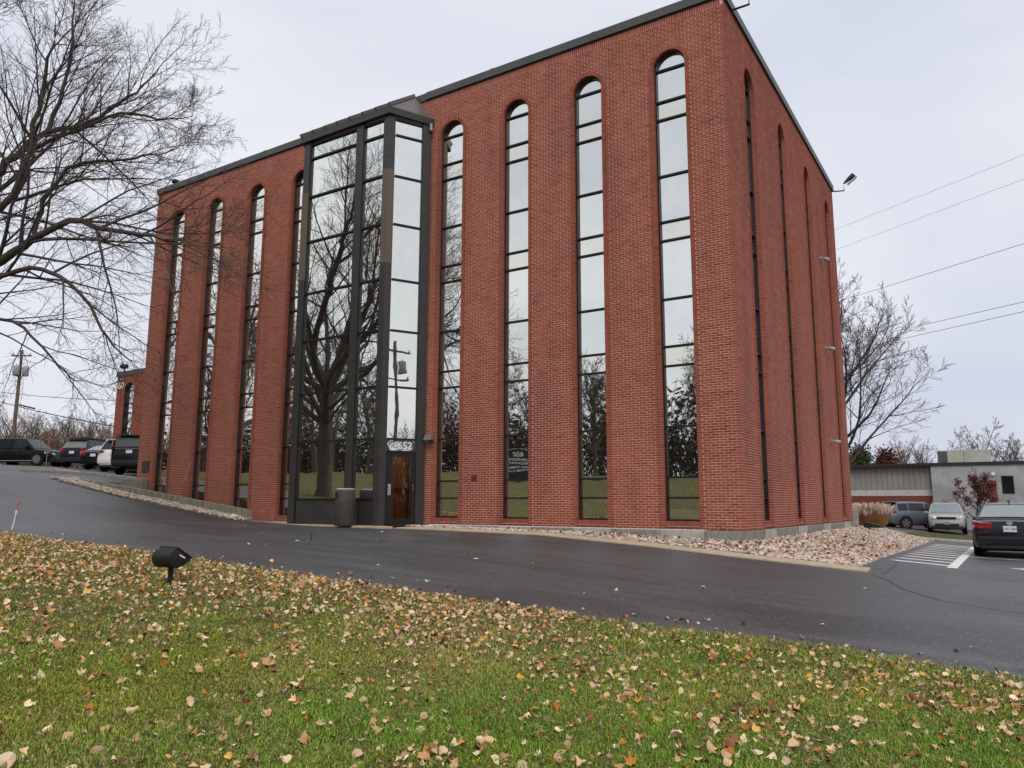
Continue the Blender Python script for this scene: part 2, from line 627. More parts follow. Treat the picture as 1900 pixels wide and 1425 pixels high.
def xf(side, u, d, z):
    """facade coordinates (along, outward, up) to world"""
    u, d, z = np.broadcast_arrays(np.asarray(u, float), np.asarray(d, float), np.asarray(z, float))
    if side == 'f':
        return np.stack([u, -d, z], -1)
    return np.stack([d, u, z], -1)


def bay_half(z):
    """span of the front wall that the entrance bay and its roof hide"""
    if z < 12.45:
        return (-14.16, -9.36)
    k = min((z - 12.45) / 1.05, 1)
    return (-14.16 + 0.6 * k, -9.33 - 0.6 * k)


def lay(side):
    """all running-bond bricks of one facade: rows (u0,u1,z0,z1)"""
    rows = []
    wins = WIN_F if side == 'f' else WIN_S
    lo, hi = (-FL, 0.0) if side == 'f' else (0.0, SW)
    for c in range(210):
        z0, z1 = c * CH, c * CH + CH - JT
        zm = (z0 + z1) / 2
        cut = []
        for u in wins:
            if c == 0:
                cut += [(u - RO, u - HW), (u + HW, u + RO)]
            elif zm < ZS:
                cut.append((u - RO, u + RO))
            elif zm < ZS + RO:
                h = math.sqrt(RO ** 2 - (zm - ZS) ** 2)
                cut.append((u - h, u + h))
        if side == 'f':
            cut.append(bay_half(zm))
        cut.sort()
        a, b = lo, hi
        odd = c % 2
        if side == 'f' and odd:
            b = hi - 0.1
        if side == 's' and not odd:
            a = lo + 0.1 + JT
        segs = []
        cur = a
        for p, q in cut:
            if p - cur > 0.03:
                segs.append((cur, p))
            cur = max(cur, q)
        if b - cur > 0.03:
            segs.append((cur, b))
        off = 0.1 if (odd if side == 'f' else not odd) else 0.0
        for p, q in segs:
            k = math.floor((p - off) / 0.2)
            x = off + k * 0.2
            while x < q - 0.02:
                u0, u1 = max(x, p), min(x + 0.2 - JT, q if q > x + 0.2 - JT else q - JT * 0.5)
                if side == 'f' and abs(x + 0.2 - hi) < 1e-6 and not odd:
                    u1 = hi
                if u1 - u0 > 0.015:
                    rows.append((u0, u1, z0, z1))
                x += 0.2
    # soldier course under the coping
    u = lo + 0.02
    while u < hi - 0.09:
        bl, bh = bay_half(13.2)
        if not (side == 'f' and bl < u < bh):
            rows.append((u, u + CH - JT, 13.1, 13.29))
        u += CH
    return np.array(rows)


def brick_arrays(side, rows, d_out, d_in):
    n = len(rows)
    u0, u1, z0, z1 = rows.T
    jit = np.random.default_rng(3).uniform(-0.0015, 0.0015, n)
    V = np.stack([xf(side, u0, d_out + jit, z0), xf(side, u1, d_out + jit, z0), xf(side, u1, d_out + jit, z1), xf(side, u0, d_out + jit, z1),
                  xf(side, u0, d_in, z0), xf(side, u1, d_in, z0), xf(side, u1, d_in, z1), xf(side, u0, d_in, z1)], 1)
    q = np.array([(0, 1, 2, 3), (3, 2, 6, 7), (0, 4, 5, 1), (1, 5, 6, 2), (0, 3, 7, 4)])
    if side == 's':
        pass
    F = (np.arange(n)[:, None, None] * 8 + q[None]).reshape(-1, 4)
    return V.reshape(-1, 3), F


def brick_tints(n, seed):
    g = np.random.default_rng(seed)
    v = np.clip(g.normal(1.0, 0.08, n), 0.72, 1.25)
    dark = g.random(n) < 0.025
    v[dark] *= 0.74
    r = g.normal(0, 0.025, n)
    return np.stack([v * (1 + r), v * (1 - r * 0.8), v * (1 - r)], 1)


# mortar core of the walls
def core(side, wins, lo, hi):
    mb = MB()
    d = -0.0032

    def rect(u0, u1, z0, z1):
        p = xf(side, [u0, u1, u1, u0], d, [z0, z0, z1, z1])
        mb.add(p, [(0, 1, 2, 3)])
    cols = sorted([(u - RO + 0.004, u + RO - 0.004, u) for u in wins])
    cur = lo
    for a, b, u in cols:
        if side == 'f' and cur < -12 < a:
            rect(cur, -14.1, 0, HTOP)
            rect(-9.4, a, 0, HTOP)
            rect(-14.1, -9.4, 12.3, HTOP)
        else:
            rect(cur, a, 0, HTOP)
        rect(a, b, 0, 0.09)
        n = 16
        for k in range(n):
            t0, t1 = PI - PI * k / n, PI - PI * (k + 1) / n
            r = RO - 0.004
            p = xf(side, [u + r * math.cos(t0), u + r * math.cos(t1), u + r * math.cos(t1), u + r * math.cos(t0)], d,
                   [ZS + r * math.sin(t0), ZS + r * math.sin(t1), HTOP, HTOP])
            mb.add(p, [(0, 1, 2, 3)])
        cur = b
    rect(cur, hi, 0, HTOP)
    return mb


mbf = core('f', WIN_F, -FL + 0.009, -0.0032)
mbs = core('s', WIN_S, 0.0032, SW - 0.009)
mbf.add(mbs.v, mbs.f)
# far walls and roof close the volume
mbf.add([(-FL + .009, .0095, -.4), (-FL + .009, SW - .009, -.4), (-FL + .009, SW - .009, HTOP), (-FL + .009, .0095, HTOP)], [(0, 3, 2, 1)])
mbf.add([(-FL + .009, SW - .009, -.4), (-.0095, SW - .009, -.4), (-.0095, SW - .009, HTOP), (-FL + .009, SW - .009, HTOP)], [(0, 3, 2, 1)])
mbf.add([(-FL + .009, .0095, 13.4), (-.0095, .0095, 13.4), (-.0095, SW - .009, 13.4), (-FL + .009, SW - .009, 13.4)], [(0, 1, 2, 3)])
wall = mbf.build('wall', M_mortar, office)

rows_f, rows_s = lay('f'), lay('s')
ctr = np.stack([(rows_f[:, 0] + rows_f[:, 1]) / 2, 0 * rows_f[:, 0], (rows_f[:, 2] + rows_f[:, 3]) / 2], 1)
dist = np.linalg.norm(ctr - CAM, axis=1)
full = (rows_f[:, 1] - rows_f[:, 0] > 0.185) & (rows_f[:, 1] - rows_f[:, 0] < 0.192) & (rows_f[:, 3] - rows_f[:, 2] < 0.1)
dist[~full] = 1e9
near = np.argsort(dist)[:300]
keep = np.ones(len(rows_f), bool)
keep[near] = False
Vf, Ff = brick_arrays('f', rows_f[keep], 0.0, -0.1)
Vs, Fs = brick_arrays('s', rows_s, 0.0, -0.1)
tf = np.repeat(brick_tints(int(keep.sum()), 1), 5, 0)
ts = np.repeat(brick_tints(len(rows_s), 2), 5, 0)
me = mesh_np('bricks', np.concatenate([Vf, Vs]), np.concatenate([Ff, Fs[:, ::-1] + len(Vf)]), M_brick, tint=np.concatenate([tf, ts]))
obj('bricks', me, wall, None, 'stuff')
variants = []
for k, tc_ in enumerate(brick_tints(12, 9)):
    V, F = brick_arrays('f', np.array([[-0.0948, 0.0947, 0, CH - JT]]), 0.0, -0.09)
    variants.append(mesh_np('brick', V, F, M_brick, tint=np.repeat(tc_[None], 5, 0)))
for k, i in enumerate(near):
    u0, u1, z0, z1 = rows_f[i]
    o = bpy.data.objects.new('brick', variants[(k * 7 + k // 5) % 12])
    COL.objects.link(o)
    o.parent = wall
    o.location = ((u0 + u1) / 2, random.uniform(-0.0015, 0.0015), z0)

# concrete foundation
mb = MB()
for (x0, y0, x1, y1) in [(-FL, -0.03, 0.03, 0.12), (-0.12, 0.121, 0.03, SW)]:
    mb.box(x0, y0, -0.75, x1, y1, -0.012)
mb.build('foundation', M_found, office, bevel=0.02)
for u in WIN_F:
    MB().box(u - RO + 0.01, -0.062, -0.7, u + RO - 0.01, -0.031, -0.008).build('foundation_block', M_foundl, office, bevel=0.006)
for u in WIN_S:
    MB().box(0.031, u - RO + 0.01, -0.7, 0.062, u + RO - 0.01, -0.008).build('foundation_block', M_foundl, office, bevel=0.006)


def surround_mesh(side, u):
    """projecting header-brick surround with its arch ring and rowlock sill, bricks and mortar in one mesh each"""
    B, Fc = [], []
    n = 0
    Q = np.array([(0, 1, 2, 3), (3, 2, 6, 7), (0, 4, 5, 1), (1, 5, 6, 2), (0, 3, 7, 4)])

    def brick(pts):   # four (u,z) corners
        nonlocal n
        a = xf(side, [p[0] for p in pts], 0.034, [p[1] for p in pts])
        b = xf(side, [p[0] for p in pts], -0.19, [p[1] for p in pts])
        B.append(np.concatenate([a, b]))
        Fc.append(Q + n)
        n += 8
    z = 0.0
    while z < ZS - 0.02:
        z1 = min(z + CH - JT, ZS - 0.008)
        for s in (-1, 1):
            a, b = sorted((u + s * HW, u + s * RO))
            brick([(a, z), (b, z), (b, z1), (a, z1)])
        z += CH
    k = 22
    for i in range(k):
        t0, t1 = PI * i / k + 0.010, PI * (i + 1) / k - 0.010
        c = []
        for r, t in ((RO, t1), (HW, t1), (HW, t0), (RO, t0)):
            c.append((u + r * math.cos(t), ZS + r * math.sin(t)))
        brick(c)
    x = u - HW + 0.006
    while x < u + HW - 0.03:
        brick([(x, 0.085), (x + CH - JT, 0.085), (x + CH - JT, 0.19), (x, 0.19)])
        x += CH
    nb = n // 8
    x = u - HW + 0.01
    V = np.concatenate(B)
    F = np.concatenate(Fc)
    t = np.repeat(brick_tints(nb, int(abs(u) * 100)), 5, 0)
    if side == 's':
        F = F[:, ::-1]
    mb = MB()
    for s in (-1, 1):
        a, b = sorted((u + s * (HW + 0.005), u + s * (RO - 0.005)))
        p = xf(side, [a, b, b, a], 0.027, [0, 0, ZS, ZS])
        dv = xf(side, [0], -0.21, [0])[0] - xf(side, [0], 0, [0])[0]
        mb.prism(p, dv)
    for i in range(14):
        t0, t1 = PI * i / 14, PI * (i + 1) / 14
        c = [(u + r * math.cos(a), ZS + r * math.sin(a)) for r, a in ((RO - .005, t1), (HW + .005, t1), (HW + .005, t0), (RO - .005, t0))]
        mb.prism(xf(side, [q[0] for q in c], 0.027, [q[1] for q in c]), dv)
    p = xf(side, [u - HW - .02, u + HW + .02, u + HW + .02, u - HW - .02], 0.02, [0.06, 0.06, 0.183, 0.183])
    mb.prism(p, dv)
    p = xf(side, [u - HW, u + HW, u + HW, u - HW], 0.0, [0.0, 0.0, 0.055, 0.055])
    return V, F, t, mb


def pane_mesh(side, pts_grid, seed, amp=0.0011):
    """a pane as a slightly bowed, slightly tilted sheet; pts_grid = (u0,u1,z0,z1,d)"""
    u0, u1, z0, z1, d = pts_grid
    g = np.random.default_rng(seed)
    nu, nz_ = 7, 9
    s, t = np.meshgrid(np.linspace(0, 1, nu), np.linspace(0, 1, nz_))
    bow = g.uniform(-1, 1) * amp * 16 * s * (1 - s) * t * (1 - t) * min(1, (z1 - z0)) + g.uniform(-1, 1) * amp * np.sin(s * PI * 2) * 0.3
    dd = d + bow + (s - .5) * g.uniform(-1, 1) * 0.0025 + (t - .5) * g.uniform(-1, 1) * 0.0035
    V = xf(side, u0 + (u1 - u0) * s, dd, z0 + (z1 - z0) * t).reshape(-1, 3)
    i = np.arange(nu * nz_).reshape(nz_, nu)
    F = np.stack([i[:-1, :-1], i[:-1, 1:], i[1:, 1:], i[1:, :-1]], -1).reshape(-1, 4)
    if side == 's':
        F = F[:, ::-1]
    return V, F


DV = {'f': (0, 1, 0), 's': (-1, 0, 0)}


def arched_window(side, u, idx):
    fr = MB()
    q = lambda us, d, zs: xf(side, us, d, zs)
    inn = np.array(DV[side], float)
    for s in (-1, 1):
        a, b = sorted((u + s * (HW + 0.01), u + s * (HW - 0.038)))
        fr.prism(q([a, b, b, a], -0.075, [0.19, 0.19, ZS, ZS]), inn * 0.11)
    fr.prism(q([u - HW + .045, u + HW - .045, u + HW - .045, u - HW + .045], -0.085, [0.19, 0.19, 0.235, 0.235]), inn * 0.11)
    for i in range(18):
        t0, t1 = PI * i / 18, PI * (i + 1) / 18
        c = [(u + r * math.cos(a), ZS + r * math.sin(a)) for r, a in ((HW + .01, t1), (HW - .038, t1), (HW - .038, t0), (HW + .01, t0))]
        fr.prism(q([p[0] for p in c], -0.075, [p[1] for p in c]), inn * 0.11)
    win = fr.build('window', M_frame, office)
    V, F, t, mort = surround_mesh(side, u)
    sur = obj('brick_surround', mesh_np('brick_surround', V, F, M_brick, tint=t), win, None, 'stuff')
    mort.build('mortar_bed', M_mortar, win)
    a = u - HW + .038
    b = u + HW - .038
    mm = MB().prism(q([a, b, b, a], -0.088, [-.023, -.023, .023, .023]), inn * 0.07)
    first = None
    for z in MULL:
        if first is None:
            o = mm.build('mullion', M_frame, win)
            first = o
        else:
            o = first.copy()
            COL.objects.link(o)
        o.location = (0, 0, z)
    zz = [0.21] + MULL
    for k in range(len(zz) - 1):
        V, F = pane_mesh(side, (a - 0.01, b + 0.01, zz[k], zz[k + 1], -0.145), idx * 50 + k)
        short = (zz[k + 1] - zz[k]) < 0.6 and k > 1
        obj('pane', mesh_np('pane', V, F, M_glass2 if short else M_glass, smooth=True), win)
    vs = [q([u], -0.145, [ZS])[0]] + [q([u + (HW - .03) * math.cos(PI * i / 16)], -0.145, [ZS + (HW - .03) * math.sin(PI * i / 16)])[0] for i in range(17)]
    V = np.array(vs)
    F = np.array([(0, i, i + 1) for i in range(1, 17)])
    if side == 's':
        F = F[:, ::-1]
    obj('pane', mesh_np('pane', V, F, M_glass), win)
    return win


for i, u in enumerate(WIN_F):
    arched_window('f', u, i)
for i, u in enumerate(WIN_S):
    arched_window('s', u, 20 + i)

# coping: fascia runs with joints
mb = MB()
for a, b in [(-FL - .06, -14.05), (-9.55, 0.06)]:
    mb.box(a, -0.06, 13.3, b, 0.3, 13.545)
mb.box(-14.05, -0.06 + .03, 13.3, -9.55, 0.3, 13.545)
mb.box(-0.3, 0.3, 13.3, 0.06, SW + .06, 13.545)
mb.box(-FL - .06, 0.3, 13.3, -FL + .3, SW + .06, 13.545)
cop = mb.build('coping', M_coping, office, bevel=0.008)
for x in (-20.5, -17.2, -7.0, -3.6):
    MB().box(x - .06, -0.066, 13.296, x + .06, 0.2, 13.551).build('coping_joint', M_coping, cop)
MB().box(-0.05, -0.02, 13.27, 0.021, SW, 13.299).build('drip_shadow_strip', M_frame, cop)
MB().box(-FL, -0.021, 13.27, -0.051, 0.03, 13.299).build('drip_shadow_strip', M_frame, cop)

# ------------------------------------------------------------------ entrance bay
BX0, BX1, BY = -13.55, -9.95, -1.24
CT = R(62)
CV = np.array([-math.cos(CT), -math.sin(CT), 0])        # along the canted face, away from the wall
CN = np.array([math.sin(CT), -math.cos(CT), 0])         # outward
CO = np.array([-9.29, 0.0, 0.0])
ZR = [0.71, 2.43, 3.95, 5.63, 7.18, 8.90, 10.43, 11.75, 12.25]


def cp(t, d, z):
    return CO + CV * t + CN * d + np.array([0, 0, z])


bay = MB()
zb, zt = -0.06, 12.42
ar = np.array([BX1 + 0.055, BY - 0.075, 0])
bay.prism([(BX1 - 0.16, BY + 0.05, zb), (BX1 - 0.16, BY - 0.075, zb), (ar[0], ar[1], zb), tuple(ar - CV * 0.2 + [0, 0, zb]), tuple(ar - CV * 0.2 - CN * 0.12 + [0, 0, zb])], (0, 0, zt - zb))
bay.prism([(BX0 - 0.055, BY - 0.075, zb), (BX0 + 0.22, BY - 0.075, zb), (BX0 + 0.22, BY + 0.05, zb), (BX0 - 0.2, BY + 0.2, zb)], (0, 0, zt - zb))
bay.prism([(-11.25, BY - 0.07, zb), (-10.97, BY - 0.07, zb), (-10.97, BY + 0.05, zb), (-11.25, BY + 0.05, zb)], (0, 0, zt - zb))
bay.prism([cp(0.05, 0.05, zb), cp(0.05, -0.1, zb), cp(0.31, -0.1, zb), cp(0.31, 0.05, zb)], (0, 0, zt - zb))
bay.prism([(-14.2, 0.05, zb), (BX0, BY, zb), (BX0 + 0.1, BY + .05, zb), (-14.05, 0.05, zb)], (0, 0, zt - zb))
bayo = bay.build('entrance_bay', M_bronze, office, bevel=0.006)
# cladding joints and the faded cladding lengths on two posts
for z in (2.25, 4.75, 11.0):
    MB().box(-11.253, BY - 0.073, z, -10.967, BY - 0.06, z + 0.012).build('cladding_joint', M_frame, bayo)
    p = [(BX1 - 0.163, BY - 0.0785, z), (ar[0] + 0.002, ar[1] - 0.0035, z), tuple(ar - CV * 0.2 + CN * 0.0035 + [0, 0, z]), tuple(ar - CV * 0.2 - CN * 0.02 + [0, 0, z]), (ar[0] - .03, ar[1] + 0.03, z), (BX1 - 0.163, BY - 0.05, z)]
    MB().prism(p, (0, 0, 0.012)).build('cladding_joint', M_frame, bayo)
e = 0.005
p = [(BX1 - 0.165, BY - 0.075 - e, 7.65), (ar[0] + .002, ar[1] - e, 7.65), tuple(ar - CV * 0.2 + CN * e + [0, 0, 7.65]), tuple(ar - CV * 0.2 - CN * 0.03 + [0, 0, 7.65]), (ar[0] - .03, ar[1] + 0.03, 7.65), (BX1 - 0.165, BY - 0.04, 7.65)]
MB().prism(p, (0, 0, 2.95)).build('faded_cladding', M_faded, bayo)
MB().box(BX0 - 0.06, BY - 0.075 - e, 7.65, BX0 + 0.225, BY - 0.04, 10.6).build('faded_cladding', M_faded, bayo)
seed = 700
for a, b in [(BX0 + 0.22, -11.25), (-10.97, BX1 - 0.16)]:
    for z in ZR:
        MB().box(a, BY - 0.05, z - 0.028, b, BY + 0.04, z + 0.028).build('transom_bar', M_frame, bayo)
    MB().box(a, BY - 0.03, -0.05, b, BY + 0.02, ZR[0] - .028).build('base_panel', M_spandrel, bayo)
    for s_, xx in ((1, a), (-1, b)):
        MB().box(min(xx, xx + s_ * .035), BY - 0.049, 0.0, max(xx, xx + s_ * .035), BY + 0.04, 12.3).build('frame_stile', M_frame, bayo)
    for k in range(len(ZR) - 1):
        V, F = pane_mesh('f', (a, b, ZR[k], ZR[k + 1], -BY - 0.012), seed, 0.0016)
        seed += 1
        obj('pane', mesh_np('pane', V, F, M_glass, smooth=True), bayo)
for z in ZR[1:] + [2.07]:
    MB().prism([cp(0.31, 0.045, z - .028), cp(0.31, -0.04, z - .028), cp(1.2, -0.04, z - .028), cp(1.2, 0.045, z - .028)], (0, 0, 0.056)).build('transom_bar', M_frame, bayo)
MB().prism([cp(0.31, 0.044, 2.05), cp(0.31, -0.04, 2.05), cp(0.335, -0.04, 2.05), cp(0.335, 0.044, 2.05)], (0, 0, 10.2)).build('frame_stile', M_frame, bayo)
zz = [2.07] + ZR[1:]
for k in range(len(zz) - 1):
    g = np.random.default_rng(900 + k)
    nu, nv = 7, 9
    s, t = np.meshgrid(np.linspace(0, 1, nu), np.linspace(0, 1, nv))
    dd = g.uniform(-1, 1) * 0.0016 * 16 * s * (1 - s) * t * (1 - t) + (s - .5) * g.uniform(-1, 1) * 0.003
    T_ = 1.32 - 1.02 * s
    P = CO[None, None] + CV * T_[..., None] + CN * dd[..., None] + np.array([0, 0, 1.0]) * (zz[k] + (zz[k + 1] - zz[k]) * t)[..., None]
    i = np.arange(nu * nv).reshape(nv, nu)
    F = np.stack([i[:-1, :-1], i[:-1, 1:], i[1:, 1:], i[1:, :-1]], -1).reshape(-1, 4)
    obj('pane', mesh_np('pane', P.reshape(-1, 3), F, M_glass, smooth=True), bayo)
text_mesh('house_number', '652', 0.30, M_white, bayo, frame_matrix(cp(0.66, 0.02, 2.235), -CV, (0, 0, 1)), bold=0.006)

# bay roof: standing-seam slopes over a deep eave
EZ0, EZ1 = 12.34, 12.56
er = np.array([BX1 + 0.12, BY - 0.17])
el = np.array([BX0 - 0.14, BY - 0.17])
wr, wl = np.array([-9.20, -0.0]), np.array([-14.35, -0.0])
ptop = [(-9.97, -0.07, 13.50), (-13.5, -0.07, 13.50)]
rf = MB()
ring = [tuple(wl), tuple(el), tuple(er), tuple(wr)]
rf.add([(el[0], el[1], EZ1), (er[0], er[1], EZ1), ptop[0], ptop[1]], [(0, 1, 2, 3)])
rf.add([(er[0], er[1], EZ1), (wr[0], wr[1], EZ1), ptop[0]], [(0, 1, 2)])
rf.add([(wl[0], wl[1], EZ1), (el[0], el[1], EZ1), ptop[1]], [(0, 1, 2)])
M_roof = mat('bronze_roof_metal', (0.115, 0.10, 0.088), 0.42, 0.45, col2=(0.095, 0.084, 0.075), nscale=2)
roof = rf.build('bay_roof', M_roof, office)
MB().add([(x, y, EZ0) for x, y in ring] + [(x, y, EZ1) for x, y in ring],
         [(0, 1, 5, 4), (1, 2, 6, 5), (2, 3, 7, 6), (3, 2, 1, 0)]).build('eave_fascia', M_bronze, roof)
for k in range(8):
    f = (k + 0.02) / 7.0
    a = np.array([el[0] + (er[0] - el[0]) * f, el[1] - 0.01, EZ1 - .02])
    b = np.array([ptop[1][0] + (ptop[0][0] - ptop[1][0]) * f, ptop[0][1], 13.5])
    wd = np.array([0.025, 0, 0])
    hh = np.array([0, -0.06, 0.09])
    MB().add([a - wd, a + wd, b + wd, b - wd, a - wd + hh, a + wd + hh, b + wd + hh, b - wd + hh],
             [(0, 1, 2, 3), (4, 5, 6, 7), (0, 1, 5, 4), (1, 2, 6, 5), (2, 3, 7, 6), (3, 0, 4, 7)]).build('roof_seam', M_roof, roof)
MB().tube([(er[0], er[1], EZ1), ptop[0]], 0.022, 6).build('roof_seam', M_roof, roof)
MB().lathe([(0.05, 0), (0.05, 0.22)], 12, (-9.22, -0.14, 12.12)).build('downspout', M_galv, office, smooth=True)

# entrance door
dr = MB()
for t0, t1, z0, z1 in [(0.33, 0.43, 0.0, 2.04), (1.06, 1.27, 0.0, 2.04), (0.43, 1.06, 0.0, 0.17), (0.43, 1.06, 1.92, 2.04)]:
    dr.prism([cp(t0, 0.03, z0), cp(t0, -0.025, z0), cp(t1, -0.025, z0), cp(t1, 0.03, z0)], (0, 0, z1 - z0))
door = dr.build('door', M_frame, office)
M_dglass = bpy.data.materials.new('clear_door_glass')
M_dglass.use_nodes = True
t = M_dglass.node_tree
t.nodes.clear()
o_ = t.nodes.new('ShaderNodeOutputMaterial')
g_ = t.nodes.new('ShaderNodeBsdfGlossy')
g_.inputs['Roughness'].default_value = 0.01
g_.inputs['Color'].default_value = (0.9, 0.9, 0.9, 1)
tr = t.nodes.new('ShaderNodeBsdfTransparent')
tr.inputs['Color'].default_value = (0.8, 0.78, 0.72, 1)
x_ = t.nodes.new('ShaderNodeMixShader')
x_.inputs[0].default_value = 0.2
t.links.new(tr.outputs[0], x_.inputs[1])
t.links.new(g_.outputs[0], x_.inputs[2])
t.links.new(x_.outputs[0], o_.inputs[0])
MB().prism([cp(0.43, 0.004, 0.17), cp(0.43, 0.0, 0.17), cp(1.06, 0.0, 0.17), cp(1.06, 0.004, 0.17)], (0, 0, 1.75)).build('glass', M_dglass, door)
MB().prism([cp(1.07, 0.05, 0.82), cp(1.07, 0.031, 0.82), cp(1.16, 0.031, 0.82), cp(1.16, 0.05, 0.82)], (0, 0, 0.32)).build('push_plate', M_galv, door, bevel=0.004)
MB().tube([cp(0.40, 0.03, 0.95), cp(0.40, 0.07, 0.97), cp(0.40, 0.07, 1.1), cp(0.40, 0.03, 1.12)], 0.012, 8).build('handle', M_galv, door, smooth=True)
# lobby behind the door
M_wood = mat('orange_wood_panel', (0.48, 0.20, 0.05), 0.5, 0.4, col2=(0.36, 0.14, 0.035), nscale=2, stretch=(8, 8, 0.6))
M_tile = mat('lobby_floor_tile', (0.22, 0.16, 0.10), 0.4, 0.4, col2=(0.16, 0.11, 0.07))
lob = MB()
lob.box(-13.3, 1.9, 0.0, -9.5, 2.0, 2.5)
lob.box(-13.3, -1.0, 0.0, -13.2, 1.9, 2.5)
lob.box(-9.75, 0.15, 0.0, -9.65, 1.9, 2.5)
lobby = lob.build('lobby_wall', M_wood, office)
LP = [(-13.2, -1.1), (-10.15, -1.1), (-9.62, -0.1), (-9.62, 1.9), (-13.2, 1.9)]
MB().prism([(a, b, -0.03) for a, b in LP], (0, 0, .025)).build('lobby_floor', M_tile, lobby)
MB().prism([(a, b, 2.5) for a, b in LP], (0, 0, .05)).build('lobby_ceiling', M_white, lobby)
MB().box(-11.6, 1.83, 0.0, -11.5, 1.9, 2.5).build('wood_batten', mat('dark_wood', (0.2, 0.07, 0.02), 0.5, 0.4), lobby)
MB().box(-13.2, 1.86, 1.02, -9.75, 1.9, 1.1).build('chair_rail', MATS['dark_wood'], lobby)
MB().box(-11.9, 0.3, 2.44, -11.1, 0.9, 2.5).build('ceiling_light', mat('lit_diffuser', (0.9, 0.85, 0.7), 0.5, 0.2, emit=((1.0, 0.85, 0.6), 5.0)), lobby)

# plaque, vent plate and lights fixed to the walls
MB().box(-23.5, -0.03, 1.77, -23.05, -0.001, 2.2).build('bronze_plaque', mat('bronze_plaque', (0.045, 0.035, 0.03), 0.45, 0.4), office, bevel=0.006)
MB().box(-7.61, -0.02, 1.23, -7.43, -0.001, 1.37).build('vent_plate', mat('rust_plate', (0.14, 0.04, 0.03), 0.6, 0.3), office, bevel=0.005)
for dx in (-0.04, 0.04):
    MB().box(-7.52 + dx - .02, -0.026, 1.28, -7.52 + dx + .02, -0.0201, 1.32).build('vent_slot', M_black, office)
wl_ = MB().box(-9.14, -0.06, 2.44, -8.98, -0.001, 2.62).build('wall_light', M_black, office, bevel=0.01)
MB().prism([(-9.2, -0.24, 2.42), (-9.2, -0.06, 2.42), (-9.2, -0.06, 2.62), (-9.2, -0.17, 2.60)], (0.26, 0, 0)).build('lamp_hood', mat('grey_lamp_hood', (.16, .15, .14), .5, .4), wl_, bevel=0.01)
for z in (2.8, 6.14, 9.47):
    f = MB().lathe([(0.075, 0), (0.075, 0.04), (0.03, 0.05), (0.03, 0.11)], 12, (0.001, 11.05, z), axis='x').build('spot_lamp', M_galv, office, smooth=True)
    a = np.array([0.11, 11.05, z])
    dct = np.array([0.42, 0.66, -0.12])
    dct /= np.linalg.norm(dct)
    MB().tube([a - dct * 0.05, a + dct * 0.05, a + dct * 0.15, a + dct * 0.22], [0.028, 0.048, 0.08, 0.08], 12).build('lamp_head', M_galv, f, smooth=True)


def roof_flood(loc, dirv, arm=0.35):
    fl = MB().tube([loc, np.array(loc) + np.array(dirv) * arm, np.array(loc) + np.array(dirv) * arm + [0, 0, 0.3]], 0.03, 8).build('flood_lamp', M_black, office, smooth=True)
    h = np.array(loc) + np.array(dirv) * arm + np.array([0, 0, 0.3])
    d2 = np.array(dirv) * 0.75 + np.array([0, 0, 0.66])
    MB().tube([h, h + d2 * 0.12, h + d2 * 0.35, h + d2 * 0.52], [0.03, 0.055, 0.095, 0.10], 10).build('lamp_head', M_galv if False else M_black, fl, smooth=True)
    n2 = np.array(dirv) * 0.66 - np.array([0, 0, 0.75])
    c = h + d2 * 0.3 + n2 * 0.1
    sd_ = np.cross(np.array(dirv), [0, 0, 1.0])
    MB().prism([c - d2 * .2 - sd_ * .08, c - d2 * .2 + sd_ * .08, c + d2 * .22 + sd_ * .12, c + d2 * .22 - sd_ * .12], n2 * 0.07).build('lens', M_galv, fl)


roof_flood((0.06, 0.72, 13.32), (1, 0.0, 0), 0.42)
roof_flood((0.06, SW - 0.1, 13.25), (0.94, 0.34, 0), 0.42)
lc = MB().lathe([(0.05, 0.0), (0.05, 0.08), (0.14, 0.12), (0.15, 0.22), (0.06, 0.28)], 10, (-22.9, 0.1, 13.54)).build('roof_fixture', M_black, office, smooth=True)
# ------------------------------------------------------------------ stones, walls, markings
rng = np.random.default_rng(11)
_ico = None


def ico():
    bm = bmesh.new()
    bmesh.ops.create_icosphere(bm, subdivisions=1, radius=1.0)
    V = np.array([v.co[:] for v in bm.verts])
    F = np.array([[v.index for v in f.verts] for f in bm.faces])
    bm.free()
    return V, F


ICO_V, ICO_F = ico()


def stones(name, P, size, cols, material, parent=None):
    n = len(P)
    S = size[:, None] * rng.uniform([0.7, 0.55, 0.4], [1.2, 0.9, 0.7], (n, 3))
    J = 1 + rng.normal(0, 0.16, (n, 12, 1))
    V = ICO_V[None] * J * S[:, None, :]
    a = rng.uniform(0, 2 * PI, n)
    c, s = np.cos(a), np.sin(a)
    x, y = V[:, :, 0].copy(), V[:, :, 1].copy()
    V[:, :, 0] = c[:, None] * x - s[:, None] * y
    V[:, :, 1] = s[:, None] * x + c[:, None] * y
    tl = rng.normal(0, 0.4, n)
    V[:, :, 2] += V[:, :, 0] * tl[:, None] * 0.5
    V += P[:, None, :]
    F = (ICO_F[None] + np.arange(n)[:, None, None] * 12).reshape(-1, 3)
    t = np.repeat(cols, len(ICO_F), 0)
    return obj(name, mesh_np(name, V.reshape(-1, 3), F, material, smooth=False, tint=t), parent, None, 'stuff')


def stone_cols(n, pal, p):
    pal = np.array(pal)
    c = pal[rng.choice(len(pal), n, p=p)]
    return c * rng.uniform(0.75, 1.15, (n, 1))


M_stone = mat('pale_landscape_stone', (1, 1, 1), 0.85, 0.25, col2=(0.85, 0.85, 0.85), nscale=40, tint='tint')
PAL = [(0.62, 0.53, 0.47), (0.52, 0.38, 0.31), (0.70, 0.64, 0.58), (0.40, 0.28, 0.22), (0.34, 0.32, 0.31), (0.25, 0.13, 0.08)]
PP = [0.32, 0.27, 0.2, 0.12, 0.06, 0.03]


